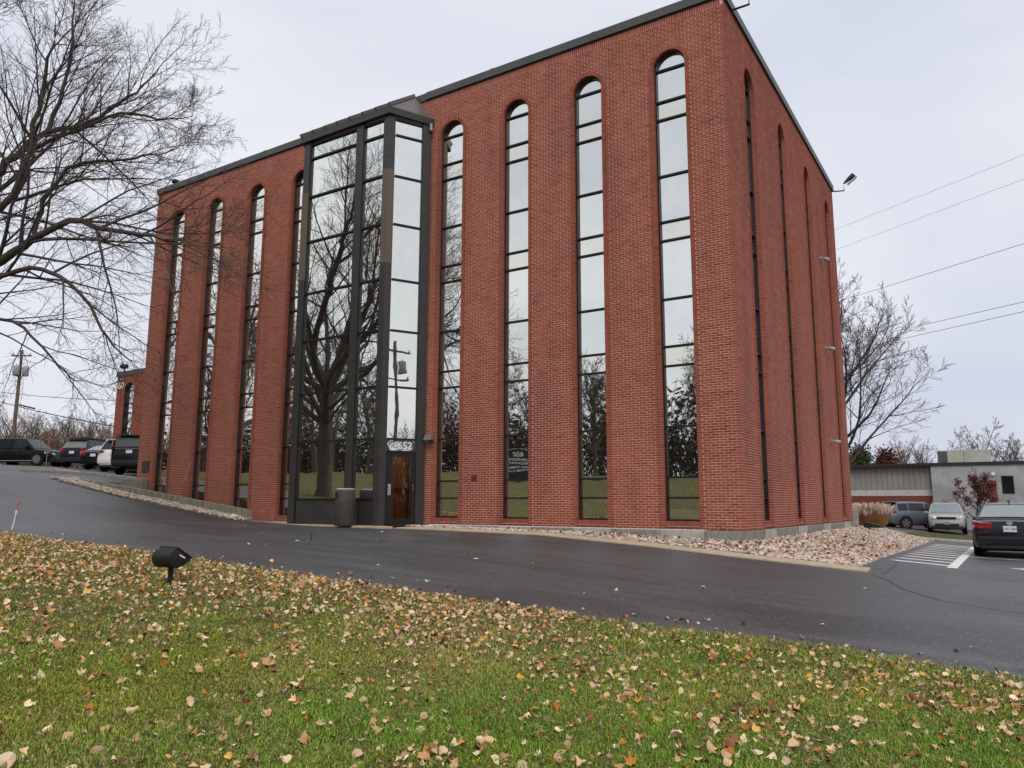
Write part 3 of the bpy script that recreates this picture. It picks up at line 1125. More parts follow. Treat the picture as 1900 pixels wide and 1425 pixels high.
def bed_z(x, y):
    zo = gz(np.maximum(x, 2.35), np.maximum(y, -1.5))
    sx = np.clip(x / 2.36, 0, 1)
    zw = np.interp(x, [-9.2, -4, 0], [-0.075, -0.13, -0.235]) * (1 - sx) + (zo - 0.02) * sx
    zf = gz(x, -1.5 + 0 * x) + 0.055
    k = np.clip(-y / 1.08, 0, 1)
    front = zw * (1 - k) + zf * k
    side_s = np.clip(x / 2.35, 0, 1)
    side = -0.235 * (1 - side_s) + (zo - 0.02) * side_s
    m = sstep(-1.0, 0.4, y) * (x > 0)
    return np.where(x > 0, front * (1 - m) + side * m, front)


def bed_sheet(name, x0, x1, y0, y1, nx, ny):
    X, Y = np.meshgrid(np.linspace(x0, x1, nx), np.linspace(y0, y1, ny), indexing='ij')
    V = np.stack([X, Y, bed_z(X, Y)], -1).reshape(-1, 3)
    i = np.arange(nx * ny).reshape(nx, ny)
    F = np.stack([i[:-1, :-1], i[1:, :-1], i[1:, 1:], i[:-1, 1:]], -1).reshape(-1, 4)
    return obj(name, mesh_np(name, V, F, M_stonebed, smooth=True), None, None, 'structure')


bed_sheet('stone_bed', -9.16, 0.02, -1.09, -0.02, 60, 8)
bed2 = bed_sheet('stone_bed', 0.02, 2.36, -1.09, 18.45, 14, 90)
n = 9800
P = np.concatenate([np.stack([rng.uniform(-9.1, 2.3, n // 3), rng.uniform(-1.07, -0.04, n // 3)], 1),
                    np.stack([rng.uniform(0.04, 2.42, n - n // 3), -1 + 19.3 * rng.random(n - n // 3) ** 1.35], 1)])
P = np.concatenate([P, (bed_z(P[:, 0], P[:, 1]) + rng.uniform(0, 0.022, len(P)))[:, None]], 1)
stones('landscape_stones', P, rng.uniform(0.024, 0.056, len(P)), stone_cols(len(P), PAL, PP), M_stone, bed2)

# retaining wall of the light well at the left end
rw = MB()


def rwz(x):
    return np.interp(x, [-24.6, -15.7], [1.40, 0.36])


xs = [-24.8, -23.0, -21.0, -19.0, -17.2, -15.72]
for a, b in zip(xs[:-1], xs[1:]):
    za, zb_ = float(rwz(a)), float(rwz(b))
    rw.add([(a, -1.12, -.6), (b, -1.12, -.6), (b, -0.9, -.6), (a, -0.9, -.6), (a, -1.12, za), (b, -1.12, zb_), (b, -0.9, zb_), (a, -0.9, za)],
           [(4, 5, 6, 7), (0, 1, 5, 4), (2, 3, 7, 6)] + ([(3, 0, 4, 7)] if a == xs[0] else []) + ([(1, 2, 6, 5)] if b == xs[-1] else []))
rwo = rw.build('retaining_wall', M_rwall, bevel=0.0)
tag(rwo, 'low sloping concrete retaining wall along the gravel left of the entrance', 'wall')
MB().box(-24.8, -0.9, -0.6, -24.55, 0.6, 1.38).build('return_wall', M_rwall, rwo)
MB().box(-24.35, -0.32, -0.6, -23.0, -0.031, 1.52).build('end_block', M_rwall, rwo, bevel=0.04)
strip('well_floor', np.linspace(-24.5, -15.3, 8), const(-0.92), const(0.02), 1, 0.0, M_stonebed, kind='structure')
for v in bpy.data.objects['well_floor'].data.vertices:
    v.co.z = -0.05
strip('verge', np.linspace(-26, -24.5, 5), const(-1.95), const(18.3), 20, 0.0, M_stonebed, kind='structure')
strip('verge', np.linspace(-24.5, -23.85, 3), const(0.3), const(18.3), 18, 0.0, M_stonebed, kind='structure')
gr = strip('gravel_strip', np.linspace(-26.2, -15.4, 40), lambda x: drive_n(x) - 0.02, const(-1.1), 4, 0.02, M_stonebed, kind='structure')
n = 2900
x = rng.uniform(-27.2, -15.45, n)
y = drive_n(x) + 0.0 + rng.random(n) * (-1.12 - drive_n(x))
x2 = x < -26
y[x2] = rng.uniform(-1.6, -0.6, x2.sum())
P = np.stack([x, y, gz(x, y) + 0.03 + rng.uniform(0, 0.04, n)], 1)
stones('gravel_stones', P, rng.uniform(0.03, 0.065, n), stone_cols(n, [(0.60, 0.52, 0.42), (0.45, 0.36, 0.28), (0.68, 0.63, 0.54), (0.33, 0.28, 0.23)], [.35, .3, .2, .15]), M_stone, gr)

# loose pale rocks
for k, (x, y, s, lab) in enumerate([(-15.75, -1.62, 0.17, 'flat pale rock at the foot of the retaining wall'), (-8.62, -0.55, 0.10, 'round white rock beside the entrance apron'),
                                   (-9.42, -0.30, 0.07, 'small white stone at the base of the door post')]):
    V = ICO_V * np.array([1.3, 1.0, 0.65]) * s * (1 + rng.normal(0, 0.1, (12, 1)))
    o = obj('white_rock', mesh_np('white_rock', V, ICO_F, mat('white_rock', (0.68, 0.62, 0.54), 0.85, 0.2, bump=(30, 0.01)), smooth=True), None, (x, y, float(gz(x, y)) + s * 0.45))
    tag(o, lab, 'rock')


def flat_mark(name, quads, dz=0.005):
    V, F = [], []
    for q in quads:
        b = len(V)
        V += [(x, y, float(gz(x, y)) + dz) for x, y in q]
        F.append(tuple(range(b, b + len(q))))
    me = bpy.data.meshes.new(name)
    me.from_pydata(V, [], F)
    me.materials.append(M_paint if 'stripe' in name or 'marking' in name or 'arrow' in name or 'line' in name else M_crack)
    return obj(name, me, None, None, 'structure')


def bar(x0, y0, x1, y1, w_, n=4):
    """thin painted bar split along its length so it drapes"""
    p, q = np.array([x0, y0]), np.array([x1, y1])
    t = (q - p) / np.linalg.norm(q - p)
    m = np.array([-t[1], t[0]]) * w_ / 2
    return [[tuple(p + (q - p) * i / n - m), tuple(p + (q - p) * (i + 1) / n - m), tuple(p + (q - p) * (i + 1) / n + m), tuple(p + (q - p) * i / n + m)] for i in range(n)]


for k in range(11):
    y = 2.0 + k * 1.18
    flat_mark('painted_stripe', bar(2.68, y + 0.55, 3.86, y - 0.02, 0.27))
flat_mark('painted_stripe', bar(3.95, 1.35, 3.95, 14.2, 0.2, 12))
flat_mark('painted_line', bar(4.0, 6.6, 9.5, 6.3, 0.1))
for k in range(1, 4):
    flat_mark('painted_line', bar(4.0 + 2.75 * k, 6.3, 4.0 + 2.75 * k, 12.5, 0.1, 6))
flat_mark('painted_arrow', bar(5.0, 2.6, 6.5, 2.5, 0.12) + [[(5.05, 2.45), (5.35, 2.2), (5.35, 3.0)]])
flat_mark('painted_line', bar(-34, 3.5, -30, 2.9, 0.12) + bar(-38.5, 4.3, -34.8, 3.6, 0.12), 0.006)
for k in range(4):
    x = -31.5 - k * 3.2
    flat_mark('painted_line', bar(x, 4.2, x - 1.2, 9.5, 0.11, 5))


def crack(pts, w_):
    quads = []
    for (a, b) in zip(pts[:-1], pts[1:]):
        quads += bar(*a, *b, w_ * random.uniform(0.7, 1.3), 2)
    flat_mark('sealed_crack', quads, 0.004)


crack([(2.75, -1.7), (3.2, -2.6), (3.5, -3.6), (4.1, -4.6), (5.2, -5.2), (6.4, -5.6)], 0.022)
crack([(3.0, -1.7), (2.95, 0.6), (2.85, 1.8)], 0.02)
crack([(-13.4, -2.8), (-11.4, -3.6), (-10.6, -4.3), (-9.2, -4.4), (-7.6, -5.9), (-7.8, -6.6), (-8.9, -7.8)], 0.03)
crack([(-12.4, -4.8), (-10.6, -4.3), (-8.2, -4.2)], 0.02)

# ------------------------------------------------------------------ trees
M_bark = mat('grey_bark', (0.105, 0.088, 0.078), 0.9, 0.15, col2=(0.06, 0.05, 0.045), nscale=6, stretch=(3, 3, 0.7), bump=(25, 0.02))
M_twig = mat('brown_twig', (0.12, 0.10, 0.09), 0.9, 0.15, col2=(0.085, 0.07, 0.064), nscale=2)
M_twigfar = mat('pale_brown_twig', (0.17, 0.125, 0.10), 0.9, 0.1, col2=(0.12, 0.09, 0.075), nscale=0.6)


def unit(v):
    return v / (np.linalg.norm(v) + 1e-9)


def rot_about(v, k, a):
    return v * math.cos(a) + np.cross(k, v) * math.sin(a) + k * np.dot(k, v) * (1 - math.cos(a))


def branch(g, p, d, L, r, r_end, wig, trop, n):
    pts, rad = [p.copy()], [r]
    for i in range(n):
        d = unit(d + g.normal(0, wig, 3) + trop)
        p = p + d * L / n
        pts.append(p.copy())
        rad.append(r + (r_end - r) * (i + 1) / n)
    return np.array(pts), np.array(rad)


def spawn(g, par, lvl, maxl, nch, ratio, outp, wig, trop, minr, ang=(30, 62), tmin=0.2):
    """grow children on a parent polyline, recursively"""
    pts, rad = par
    seg = np.linalg.norm(np.diff(pts, axis=0), axis=1)
    Lp = seg.sum()
    k = nch[min(lvl, len(nch) - 1)]
    k = max(1, int(round(k * g.uniform(0.75, 1.25))))
    phi = g.uniform(0, 2 * PI)
    for j in range(k):
        t = tmin + (1 - tmin) * (j + g.uniform(0.1, 0.9)) / k
        f = t * (len(pts) - 1)
        i = min(int(f), len(pts) - 2)
        p = pts[i] + (pts[i + 1] - pts[i]) * (f - i)
        r0 = rad[i] + (rad[i + 1] - rad[i]) * (f - i)
        T = unit(pts[i + 1] - pts[i])
        A = unit(np.cross(T, [0.3, 0.2, 1.0]))
        phi += 2.4 + g.normal(0, 0.5)
        a = R(g.uniform(*ang))
        d = unit(T * math.cos(a) + rot_about(A, T, phi) * math.sin(a))
        L = Lp * ratio * (1.15 - 0.65 * t) * g.uniform(0.7, 1.25)
        r = max(min(r0 * 0.6, 0.0095 * L + 0.001), minr)
        n = 7 if lvl == 1 else (5 if lvl < maxl else 3)
        b = branch(g, p, d, L, r, minr * 0.75, wig, trop, n)
        outp.append(b)
        if lvl < maxl:
            spawn(g, b, lvl + 1, maxl, nch, ratio, outp, wig, trop, minr, ang, 0.15 if lvl > 1 else 0.2)


def tree_object(name, polys, label, base, rbark=0.03, group=None, twig=None, bark=None):
    """trunk (thick wood) and crown (twigs) as the two parts of a tree"""
    t = thing(name, label, 'tree', tuple(base), 0, group)
    b = np.array(base)
    big = [(p - b, r) for p, r in polys if r[0] >= rbark]
    small = [(p - b, r) for p, r in polys if r[0] < rbark]
    sf = lambda r: 10 if r > 0.12 else (7 if r > 0.05 else (5 if r > 0.02 else 3))
    V, F = tubes(big, sf)
    obj('trunk', mesh_np('trunk', V, F, bark or M_bark, smooth=True), t)
    if small:
        V, F = tubes(small, sf)
        obj('crown', mesh_np('crown', V, F, twig or M_twig, smooth=True), t)
    return t


# the big maple whose trunk stands just out of frame on the left
g = np.random.default_rng(21)
TB = np.array([-22.0, -10.6, float(gz(-22.0, -10.6))])
polys = []
trunk = (np.array([TB + [0, 0, -0.3], TB + [0.02, 0, 0.4], TB + [0.05, 0.05, 2.0], TB + [0.15, 0.1, 3.6], TB + [0.2, 0.15, 5.2]]), np.array([0.52, 0.36, 0.31, 0.29, 0.24]))
polys.append(trunk)
fork = [TB + [0.12, 0.08, 3.3], TB + [0.15, 0.1, 4.0], TB + [0.2, 0.15, 4.9], TB + [0.2, 0.15, 5.2]]


def smooth_path(pts, r0, sub=3):
    """Catmull-Rom through the points, tapering to a fine tip that carries on past the last one"""
    pts = [np.array(p, float) for p in pts]
    pts.append(pts[-1] + (pts[-1] - pts[-2]) * 0.8 + np.array([0, 0, 0.25]))
    P = [pts[0]] + pts + [pts[-1]]
    q = []
    for i in range(1, len(P) - 2):
        for k in range(sub):
            t = k / sub
            a, b, c, d = P[i - 1], P[i], P[i + 1], P[i + 2]
            q.append(.5 * (2 * b + (c - a) * t + (2 * a - 5 * b + 4 * c - d) * t * t + (3 * b - a - 3 * c + d) * t ** 3))
    q.append(pts[-1])
    q = np.array(q) + g.normal(0, .035, (len(q), 3))
    t = np.linspace(0, 1, len(q))
    return q, r0 * (1 - t) ** 0.9 + 0.006


def px_limb(start, pix, r0, r1):
    return smooth_path([np.array(start)] + [dep(x, y, t) for x, y, t in pix], r0)


limbs = [
    px_limb(fork[0], [(-150, 560, 21.6), (0, 485, 21.2), (60, 445, 21.0), (130, 410, 20.8), (200, 426, 20.5), (285, 436, 20.2), (320, 448, 20.1)], 0.145, 0.03),
    px_limb(fork[3], [(-200, 480, 22.3), (-80, 385, 22.5), (0, 315, 22.6), (40, 278, 22.6), (90, 245, 22.7), (165, 226, 22.8), (225, 190, 22.9), (265, 160, 23.0)], 0.155, 0.03),
    px_limb(fork[2], [(-190, 540, 21.5), (-70, 440, 21.3), (25, 360, 21.2), (55, 280, 21.2), (70, 200, 21.3), (95, 110, 21.4), (102, 65, 21.5)], 0.125, 0.03),
    px_limb(fork[1], [(-120, 590, 20.8), (0, 515, 20.4), (80, 500, 20.2), (150, 545, 20.0), (190, 610, 19.9), (225, 655, 19.8)], 0.085, 0.025),
    px_limb(fork[0], [(-150, 640, 21), (-30, 590, 20.6), (40, 610, 20.4), (95, 665, 20.2), (130, 700, 20.2)], 0.06, 0.02),
]
limbs.append(smooth_path(([limbs[0][0][9], dep(75, 395, 21), dep(112, 325, 21), dep(152, 303, 21), dep(205, 300, 20.9), (dep(265, 288, 20.8)), dep(305, 286, 20.6)]), 0.065))
limbs.append(smooth_path(([limbs[1][0][15], dep(112, 190, 22.8), dep(128, 120, 23), dep(135, 40, 23.2)]), 0.07))
limbs.append(smooth_path(([limbs[1][0][12], dep(120, 255, 22.2), dep(200, 215, 22), dep(270, 214, 21.8), dep(320, 222, 21.6)]), 0.06))
for az, el, L in [(200, 38, 8.5), (150, 30, 9), (250, 45, 8.5), (300, 35, 8.0), (110, 48, 9), (60, 62, 10), (270, 70, 11), (180, 75, 10.5), (340, 55, 9.5), (20, 58, 9.5), (175, 25, 10.5), (215, 55, 10), (160, 50, 10.5), (195, 15, 8)]:
    d = np.array([math.cos(R(az)) * math.cos(R(el)), math.sin(R(az)) * math.cos(R(el)), math.sin(R(el))])
    limbs.append(branch(g, fork[g.integers(0, 4)], d, L, 0.15, 0.008, 0.10, np.array([0, 0, 0.02]), 8))
polys += limbs
for i, lb in enumerate(limbs):
    spawn(g, lb, 1, 3, [0, 14, 8, 6] if i in (3, 4) else [0, 21, 11, 8] if i < 8 else [0, 11, 9, 7], 0.40, polys, 0.085, np.array([0.0, 0.0, -0.01 if i in (0, 3, 4) else 0.03]), 0.0042 if i < 8 else 0.0058, (22, 55), 0.16)
maple = tree_object('maple_tree', polys, 'large bare maple with spreading limbs at the left edge of the picture', TB)


def bare_tree(seed, h, spread, limbs_n=7, nch=(0, 7, 5, 4), ratio=0.42, maxl=3, r=None, up=0.03, minr=0.008, el=(35, 78), fork_h=0.25):
    g = np.random.default_rng(seed)
    r = r or h * 0.018
    out_ = []
    tr_ = branch(g, np.array([0, 0, -0.3]), np.array([0.02, 0.01, 1.0]), h * 0.7, r, r * 0.15, 0.05, np.array([0, 0, 0.1]), 7)
    out_.append(tr_)
    for k in range(limbs_n):
        f = fork_h + (0.95 - fork_h) * (k + g.uniform(0, .6)) / limbs_n
        p = tr_[0][0] + 0
        i = min(int(f * 7), 6)
        p = tr_[0][i] + (tr_[0][i + 1] - tr_[0][i]) * (f * 7 - i)
        az = k * 2.4 + g.normal(0, .4)
        e = R(g.uniform(*el))
        d = np.array([math.cos(az) * math.cos(e), math.sin(az) * math.cos(e), math.sin(e)])
        L = h * 0.55 * spread * g.uniform(0.8, 1.15) * (1.15 - 0.45 * f)
        out_.append(branch(g, p, d, L, r * 0.42, minr, 0.10, np.array([0, 0, up]), 7))
    for lb in out_[1:limbs_n + 1] + [tr_]:
        spawn(g, lb, 1, maxl, nch, ratio, out_, 0.09, np.array([0, 0, up * 0.9]), minr, (22, 50), 0.22)
    return out_


def place(proto, loc, rz, sc, label, group=None):
    t = copy_tree(proto)
    t.location = loc
    t.rotation_euler = (0, 0, rz)
    t.scale = (sc, sc, sc)
    t['label'] = label
    if group:
        t['group'] = group
    return t


# tree behind the right-hand end of the building
p0 = bare_tree(5, 14.5, 0.92, 20, (0, 11, 8, 6), 0.44, 3, r=0.22, up=0.04, minr=0.0085, el=(30, 76), fork_h=0.14)
bt = tree_object('bare_tree', p0, 'bare tree spreading from behind the right end of the brick building', (0, 0, 0), 0.045)
bt.location = (-2.5, 25.5, float(gz(-2.6, 25.0)))
bt.rotation_euler = (0, 0, 2.2)

protos = []
for sd_, h, s, ln in [(31, 12, 0.9, 7), (32, 14, 0.75, 8), (33, 10, 1.05, 7)]:
    pl = bare_tree(sd_, h, s, ln + 2, (0, 8, 6, 5), 0.44, 3, up=0.05, minr=0.013)
    protos.append(pl)
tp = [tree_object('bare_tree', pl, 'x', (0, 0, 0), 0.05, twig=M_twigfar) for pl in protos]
near_used = [False] * 3


def put(k, x, y, rz, sc, label, group=None, dz=-0.1):
    o = tp[k] if not near_used[k] else None
    loc = (x, y, float(gz(x, y)) + dz)
    if o is None:
        return place(tp[k], loc, rz, sc, label, group)
    near_used[k] = True
    o.location = loc
    o.rotation_euler = (0, 0, rz)
    o.scale = (sc,) * 3
    o['label'] = label
    if group:
        o['group'] = group
    return o


def put_px(k, px, t, rz, sc, label, group=None):
    P = dep(px, 900, t)
    return put(k, P[0], P[1], rz, sc, label, group)


put_px(2, 1818, 74, 0.3, 0.95, 'bare tree rising above the red-leaved tree behind the grey building')
put_px(0, 1690, 95, 1.1, 0.85, 'hazy bare tree behind the rooftop unit, first from the brick building', None)
put_px(1, 1722, 100, 2.1, 0.78, 'hazy bare tree behind the rooftop unit, second from the brick building', None)
put_px(0, 1752, 98, 4.1, 0.80, 'hazy bare tree left of the taller bare tree above the grey roof', None)
put_px(1, 1862, 96, 0.4, 0.85, 'hazy bare tree right of the taller bare tree above the grey roof', None)
put_px(2, 1895, 92, 2.2, 1.0, 'hazy bare tree at the right edge above the grey building', None)
put_px(0, 1655, 88, 5.1, 0.7, 'small hazy bare tree beside the dark evergreen above the grey roof', None)

# thicket beyond the left parking lot
th = [(-25, 92, 1, .75), (10, 86, 0, .72), (38, 95, 1, .7), (60, 84, 2, .68), (85, 92, 0, .66), (105, 80, 1, .55), (128, 92, 2, .74), (150, 84, 0, .6), (172, 93, 1, .6), (196, 82, 2, .62), (215, 92, 0, .55)]
spots = ['leftmost tree of the thicket, cut by the picture edge', 'bare tree directly behind the utility pole', 'bare tree just right of the utility pole', 'bare tree above the bonnet of the black car parked side-on',
         'bare tree above the gap between the side-on car and the dark wagon', 'small bare tree behind the roof rack of the dark wagon', 'bare tree behind the rear half of the dark wagon', 'bare tree above the roof of the black sedan',
         'bare tree above the gap of sedan and white car', 'bare tree above the white car on the left', 'bare tree tucked against the brick wing at the left']
for (px_, t_, k, s), lb in zip(th, spots):
    put_px(k, px_, t_, px_ * 0.37, s, lb, 'trees of the thicket behind the left parking lot')

# undergrowth of the thicket: one mass of stems with some last leaves
g = np.random.default_rng(77)
st, lv = [], []
for k in range(950):
    px_ = g.uniform(-60, 235)
    t_ = g.uniform(72, 98)
    b = dep(px_, 860, t_)
    b[2] = float(gz(b[0], b[1]))
    h = g.uniform(2.0, 5.2)
    d = unit(np.array([g.normal(0, .3), g.normal(0, .3), 1]))
    br = branch(g, b, d, h, 0.03, 0.012, 0.14, np.array([0, 0, .05]), 5)
    st.append(br)
    for j in range(4):
        q = br[0][g.integers(2, 5)]
        st.append(branch(g, q, unit(d + g.normal(0, .6, 3)), h * .4, 0.016, 0.010, 0.15, np.zeros(3), 3))
        lv.append(st[-1][0][-1])
V, F = tubes(st, lambda r: 3)
und = obj('undergrowth', mesh_np('undergrowth', V, F, mat('brush_stem', (0.15, 0.10, 0.07), 0.9, 0.1, col2=(0.10, 0.07, 0.05), nscale=0.3), smooth=True), None, None, 'stuff')
tag(und, 'brown leafless undergrowth filling the thicket beyond the left lot', 'undergrowth')


def leaf_cards(name, P, size, cols, material, parent, seed=1, fold=0.35):
    """folded four-point leaves scattered at points P"""
    g = np.random.default_rng(seed)
    n = len(P)
    A = g.normal(0, 1, (n, 3))
    A /= np.linalg.norm(A, axis=1, keepdims=True)
    B = np.cross(A, g.normal(0, 1, (n, 3)))
    B /= np.linalg.norm(B, axis=1, keepdims=True)
    C = np.cross(A, B)
    s = size[:, None]
    V = np.stack([P - A * s, P + B * s * .6 + C * s * fold, P + A * s, P - B * s * .6 + C * s * fold], 1)
    i = np.arange(n)[:, None] * 4
    F = np.concatenate([i + np.array([[0, 1, 2]]), i + np.array([[0, 2, 3]])], 0)
    return obj(name, mesh_np(name, V.reshape(-1, 3), F, material, tint=np.concatenate([cols, cols])), parent, None, 'stuff')


M_leaf = mat('dry_leaf', (1, 1, 1), 0.8, 0.2, col2=(0.85, 0.83, 0.8), nscale=12, tint='tint')
lv = np.array(lv)
pick = g.random(len(lv)) < 0.5
P = np.repeat(lv[pick], 4, 0) + g.normal(0, .25, (pick.sum() * 4, 3))
c = np.array([(0.30, 0.17, 0.06), (0.38, 0.26, 0.10), (0.22, 0.12, 0.06)])[g.integers(0, 3, len(P))]
leaf_cards('last_leaves', P, g.uniform(.05, .10, len(P)), c, M_leaf, und, 5)

# small tree with dark red leaves before the grey building
p3 = bare_tree(61, 4.4, 1.0, 9, (0, 6, 5, 4), 0.45, 3, r=0.09, up=0.05, minr=0.008, el=(25, 75), fork_h=0.2)
RB = dep(1815, 965, 50)
RB[2] = float(gz(RB[0], RB[1]))
rt_ = tree_object('red_tree', p3, 'small tree with dark red autumn leaves in front of the grey building', (0, 0, 0), 0.02)
tips = np.array([p[-1] for p, r in p3 if r[0] < 0.02])
tips = tips[tips[:, 2] < 3.6]
tips = tips[g.random(len(tips)) < .55]
P = np.repeat(tips, 3, 0) + g.normal(0, .09, (len(tips) * 3, 3))
c = np.array([(0.12, 0.022, 0.03), (0.17, 0.035, 0.035), (0.09, 0.02, 0.028), (0.17, 0.075, 0.03)])[g.integers(0, 4, len(P))]
leaf_cards('leaves', P, g.uniform(.04, .085, len(P)), c, M_leaf, rt_, 6)
rt_.location = RB

# evergreen and a russet bush above the grey roof
for nm, px_, t_, h, wd, col, lab in [('evergreen_tree', 1600, 72, 6.3, 4.0, (0.045, 0.06, 0.02), 'dark evergreen showing over the grey roof beside the brick building'),
                                    ('russet_bush', 1650, 74, 6.2, 3.0, (0.10, 0.04, 0.035), 'dull russet shrub between evergreen and rooftop unit')]:
    B = dep(px_, 900, t_)
    B[2] = float(gz(B[0], B[1]))
    t = thing(nm, lab, 'tree' if 'tree' in nm else 'bush', tuple(B))
    pts = []
    stem = branch(g, np.zeros(3), np.array([0, 0, 1.0]), h * .95, .14, .03, .03, np.zeros(3), 6)
    tw = [stem]
    for k in range(46):
        f = g.uniform(.1, 1)
        az = g.uniform(0, 2 * PI)
        L = wd * (1.08 - f) * g.uniform(.5, 1.0) + .3
        b = branch(g, np.array([0, 0, h * .93 * f]), np.array([math.cos(az), math.sin(az), .35]), L, .04, .012, .08, np.array([0, 0, .02]), 4)
        tw.append(b)
        for j in range(26):
            q = b[0][0] + (b[0][-1] - b[0][0]) * g.uniform(.2, 1) + g.normal(0, .3, 3)
            pts.append(q)
    V, F = tubes(tw, lambda r: 4)
    obj('trunk', mesh_np('trunk', V, F, M_bark, smooth=True), t)
    pts = np.array(pts)
    P = np.repeat(pts, 4, 0) + g.normal(0, .16, (len(pts) * 4, 3))
    cc = np.array(col) * g.uniform(.6, 1.5, (len(P), 1))
    leaf_cards('crown', P, g.uniform(.07, .16, len(P)), cc, M_leaf, t, 8)

# trees across the highway, seen in the mirror windows
back = [(0, -40, -58, 1.0), (1, -33, -60, 1.0), (2, -27, -57, 1.25), (1, -21, -61, .95), (0, -16, -58, 1.0), (2, -11, -60, 1.2), (1, -6, -57, 1.0), (0, -1, -60, 1.05),
        (1, 4, -58, .95), (2, 9, -59, 1.2), (0, 14, -57, 1.0), (1, -47, -60, 1.0), (2, -54, -57, 1.2), (0, -62, -59, 1.1), (1, -14, -40, .95), (2, -36, -42, 1.2), (0, 22, -56, 1.0), (2, -24.5, -41.5, 1.1), (0, 38, -10, .7), (1, 44, -15, .8), (2, 50, -9, .85), (0, 57, -14, .9), (1, 41, -21, .8), (2, 33, -17, .75), (1, 62, -6, .9), (2, 47, -4, .7), (1, -76, -56, 1.2), (0, -85, -60, 1.3), (2, -95, -57, 1.4), (1, -66, -48, 1.1), (0, -58, -46, 1.2), (1, -106, -60, 1.3), (2, 52, -18, .9), (0, 60, -21, 1.0), (1, 36, -5, .7), (0, -45, -25, 1.3), (1, -55, -20, 1.4), (2, -62, -30, 1.7), (0, -72, -22, 1.5), (1, -50, -36, 1.2), (2, -84, -30, 1.8), (1, -95, -24, 1.5), (0, -40, -33, 1.1), (2, -37.5, -14.5, 1.65), (1, -46, -10.5, 1.2), (2, -56, -9, 1.6), (0, -66, -12, 1.4)]
for k, x, y, s in back:
    put(k, x, y, x * 1.7, s, 'bare tree across the highway, seen only mirrored in the windows', 'bare trees mirrored in the windows')
st, lv = [], []
for k in range(2900):
    x = g.uniform(-125, 42)
    y = g.uniform(-75, -56)
    b = np.array([x, y, float(gz(x, y))])
    h = g.uniform(3.0, 9.0)
    d = unit(np.array([g.normal(0, .3), g.normal(0, .3), 1]))
    br = branch(g, b, d, h, 0.05, 0.02, 0.14, np.array([0, 0, .05]), 4)
    st.append(br)
    for j in range(4):
        q = br[0][g.integers(1, 5)]
        st.append(branch(g, q, unit(d + g.normal(0, .6, 3)), h * .4, 0.028, 0.016, 0.15, np.zeros(3), 2))
        lv.append(st[-1][0][-1])
V, F = tubes(st, lambda r: 3)
wood = obj('far_wood', mesh_np('far_wood', V, F, mat('dark_brush', (0.055, 0.042, 0.032), 0.9, 0.1, col2=(0.035, 0.028, 0.022), nscale=.3), smooth=True), None, None, 'stuff')
tag(wood, 'dark leafless woodland across the highway mirrored low in the windows', 'woodland')
lv = np.array(lv)
P = np.repeat(lv, 3, 0) + g.normal(0, .5, (len(lv) * 3, 3))
c = np.array([(0.06, 0.045, 0.02), (0.05, 0.05, 0.02), (0.09, 0.05, 0.02)])[g.integers(0, 3, len(P))]
leaf_cards('wood_leaves', P, g.uniform(.16, .38, len(P)), c, M_leaf, wood, 9)

# scrub at the end of the road, mirrored low in the canted glass over the door
st, lv = [], []
for k in range(1000):
    x = g.uniform(34, 80)
    y = g.uniform(-26, -1)
    b = np.array([x, y, float(gz(x, y))])
    h = g.uniform(2.5, 8.5)
    d = unit(np.array([g.normal(0, .3), g.normal(0, .3), 1]))
    br = branch(g, b, d, h, 0.06, 0.015, 0.14, np.array([0, 0, .05]), 5)
    st.append(br)
    for j in range(4):
        st.append(branch(g, br[0][g.integers(2, 5)], unit(d + g.normal(0, .6, 3)), h * .4, 0.02, 0.012, 0.15, np.zeros(3), 3))
V, F = tubes(st, lambda r: 3)
sc_ = obj('far_scrub', mesh_np('far_scrub', V, F, MATS['dark_brush'], smooth=True), None, None, 'stuff')
tag(sc_, 'leafless scrub at the end of the road mirrored in the glass over the door', 'undergrowth')
# ------------------------------------------------------------------ vehicles
M_tyre = mat('tyre_rubber', (0.014, 0.014, 0.015), 0.8, 0.2)
M_arch = mat('wheel_arch_black', (0.008, 0.008, 0.008), 0.8, 0.2)
M_rim = mat('alloy_rim', (0.45, 0.45, 0.46), 0.3, 0.5, metal=0.8)
M_trim = mat('black_trim', (0.013, 0.013, 0.014), 0.55, 0.4)
M_chrome = mat('chrome_trim', (0.6, 0.6, 0.6), 0.15, 0.5, metal=1.0)
M_red = mat('red_lamp_lens', (0.30, 0.008, 0.012), 0.15, 0.6, coat=0.6)
M_clear = mat('clear_lamp_lens', (0.55, 0.55, 0.55), 0.12, 0.7, coat=0.6)
M_plate = mat('licence_plate', (0.62, 0.70, 0.76), 0.4, 0.4, col2=(0.5, 0.62, 0.72), nscale=8)
M_cglass = mat('car_glass', (0.012, 0.014, 0.015), 0.05, 0.5)
M_cglass_l = mat('pale_car_glass', (0.20, 0.24, 0.25), 0.06, 0.6, coat=0.5)


def paint(name, c, metal=0.3):
    return mat(name, c, 0.3, 0.25, metal=metal, col2=tuple(v * .95 for v in c), coat=0.18)


def lerp_prof(prof, x):
    xs = [p[0] for p in prof]
    return [np.interp(x, xs, [p[k] for p in prof]) for k in range(1, len(prof[0]))]


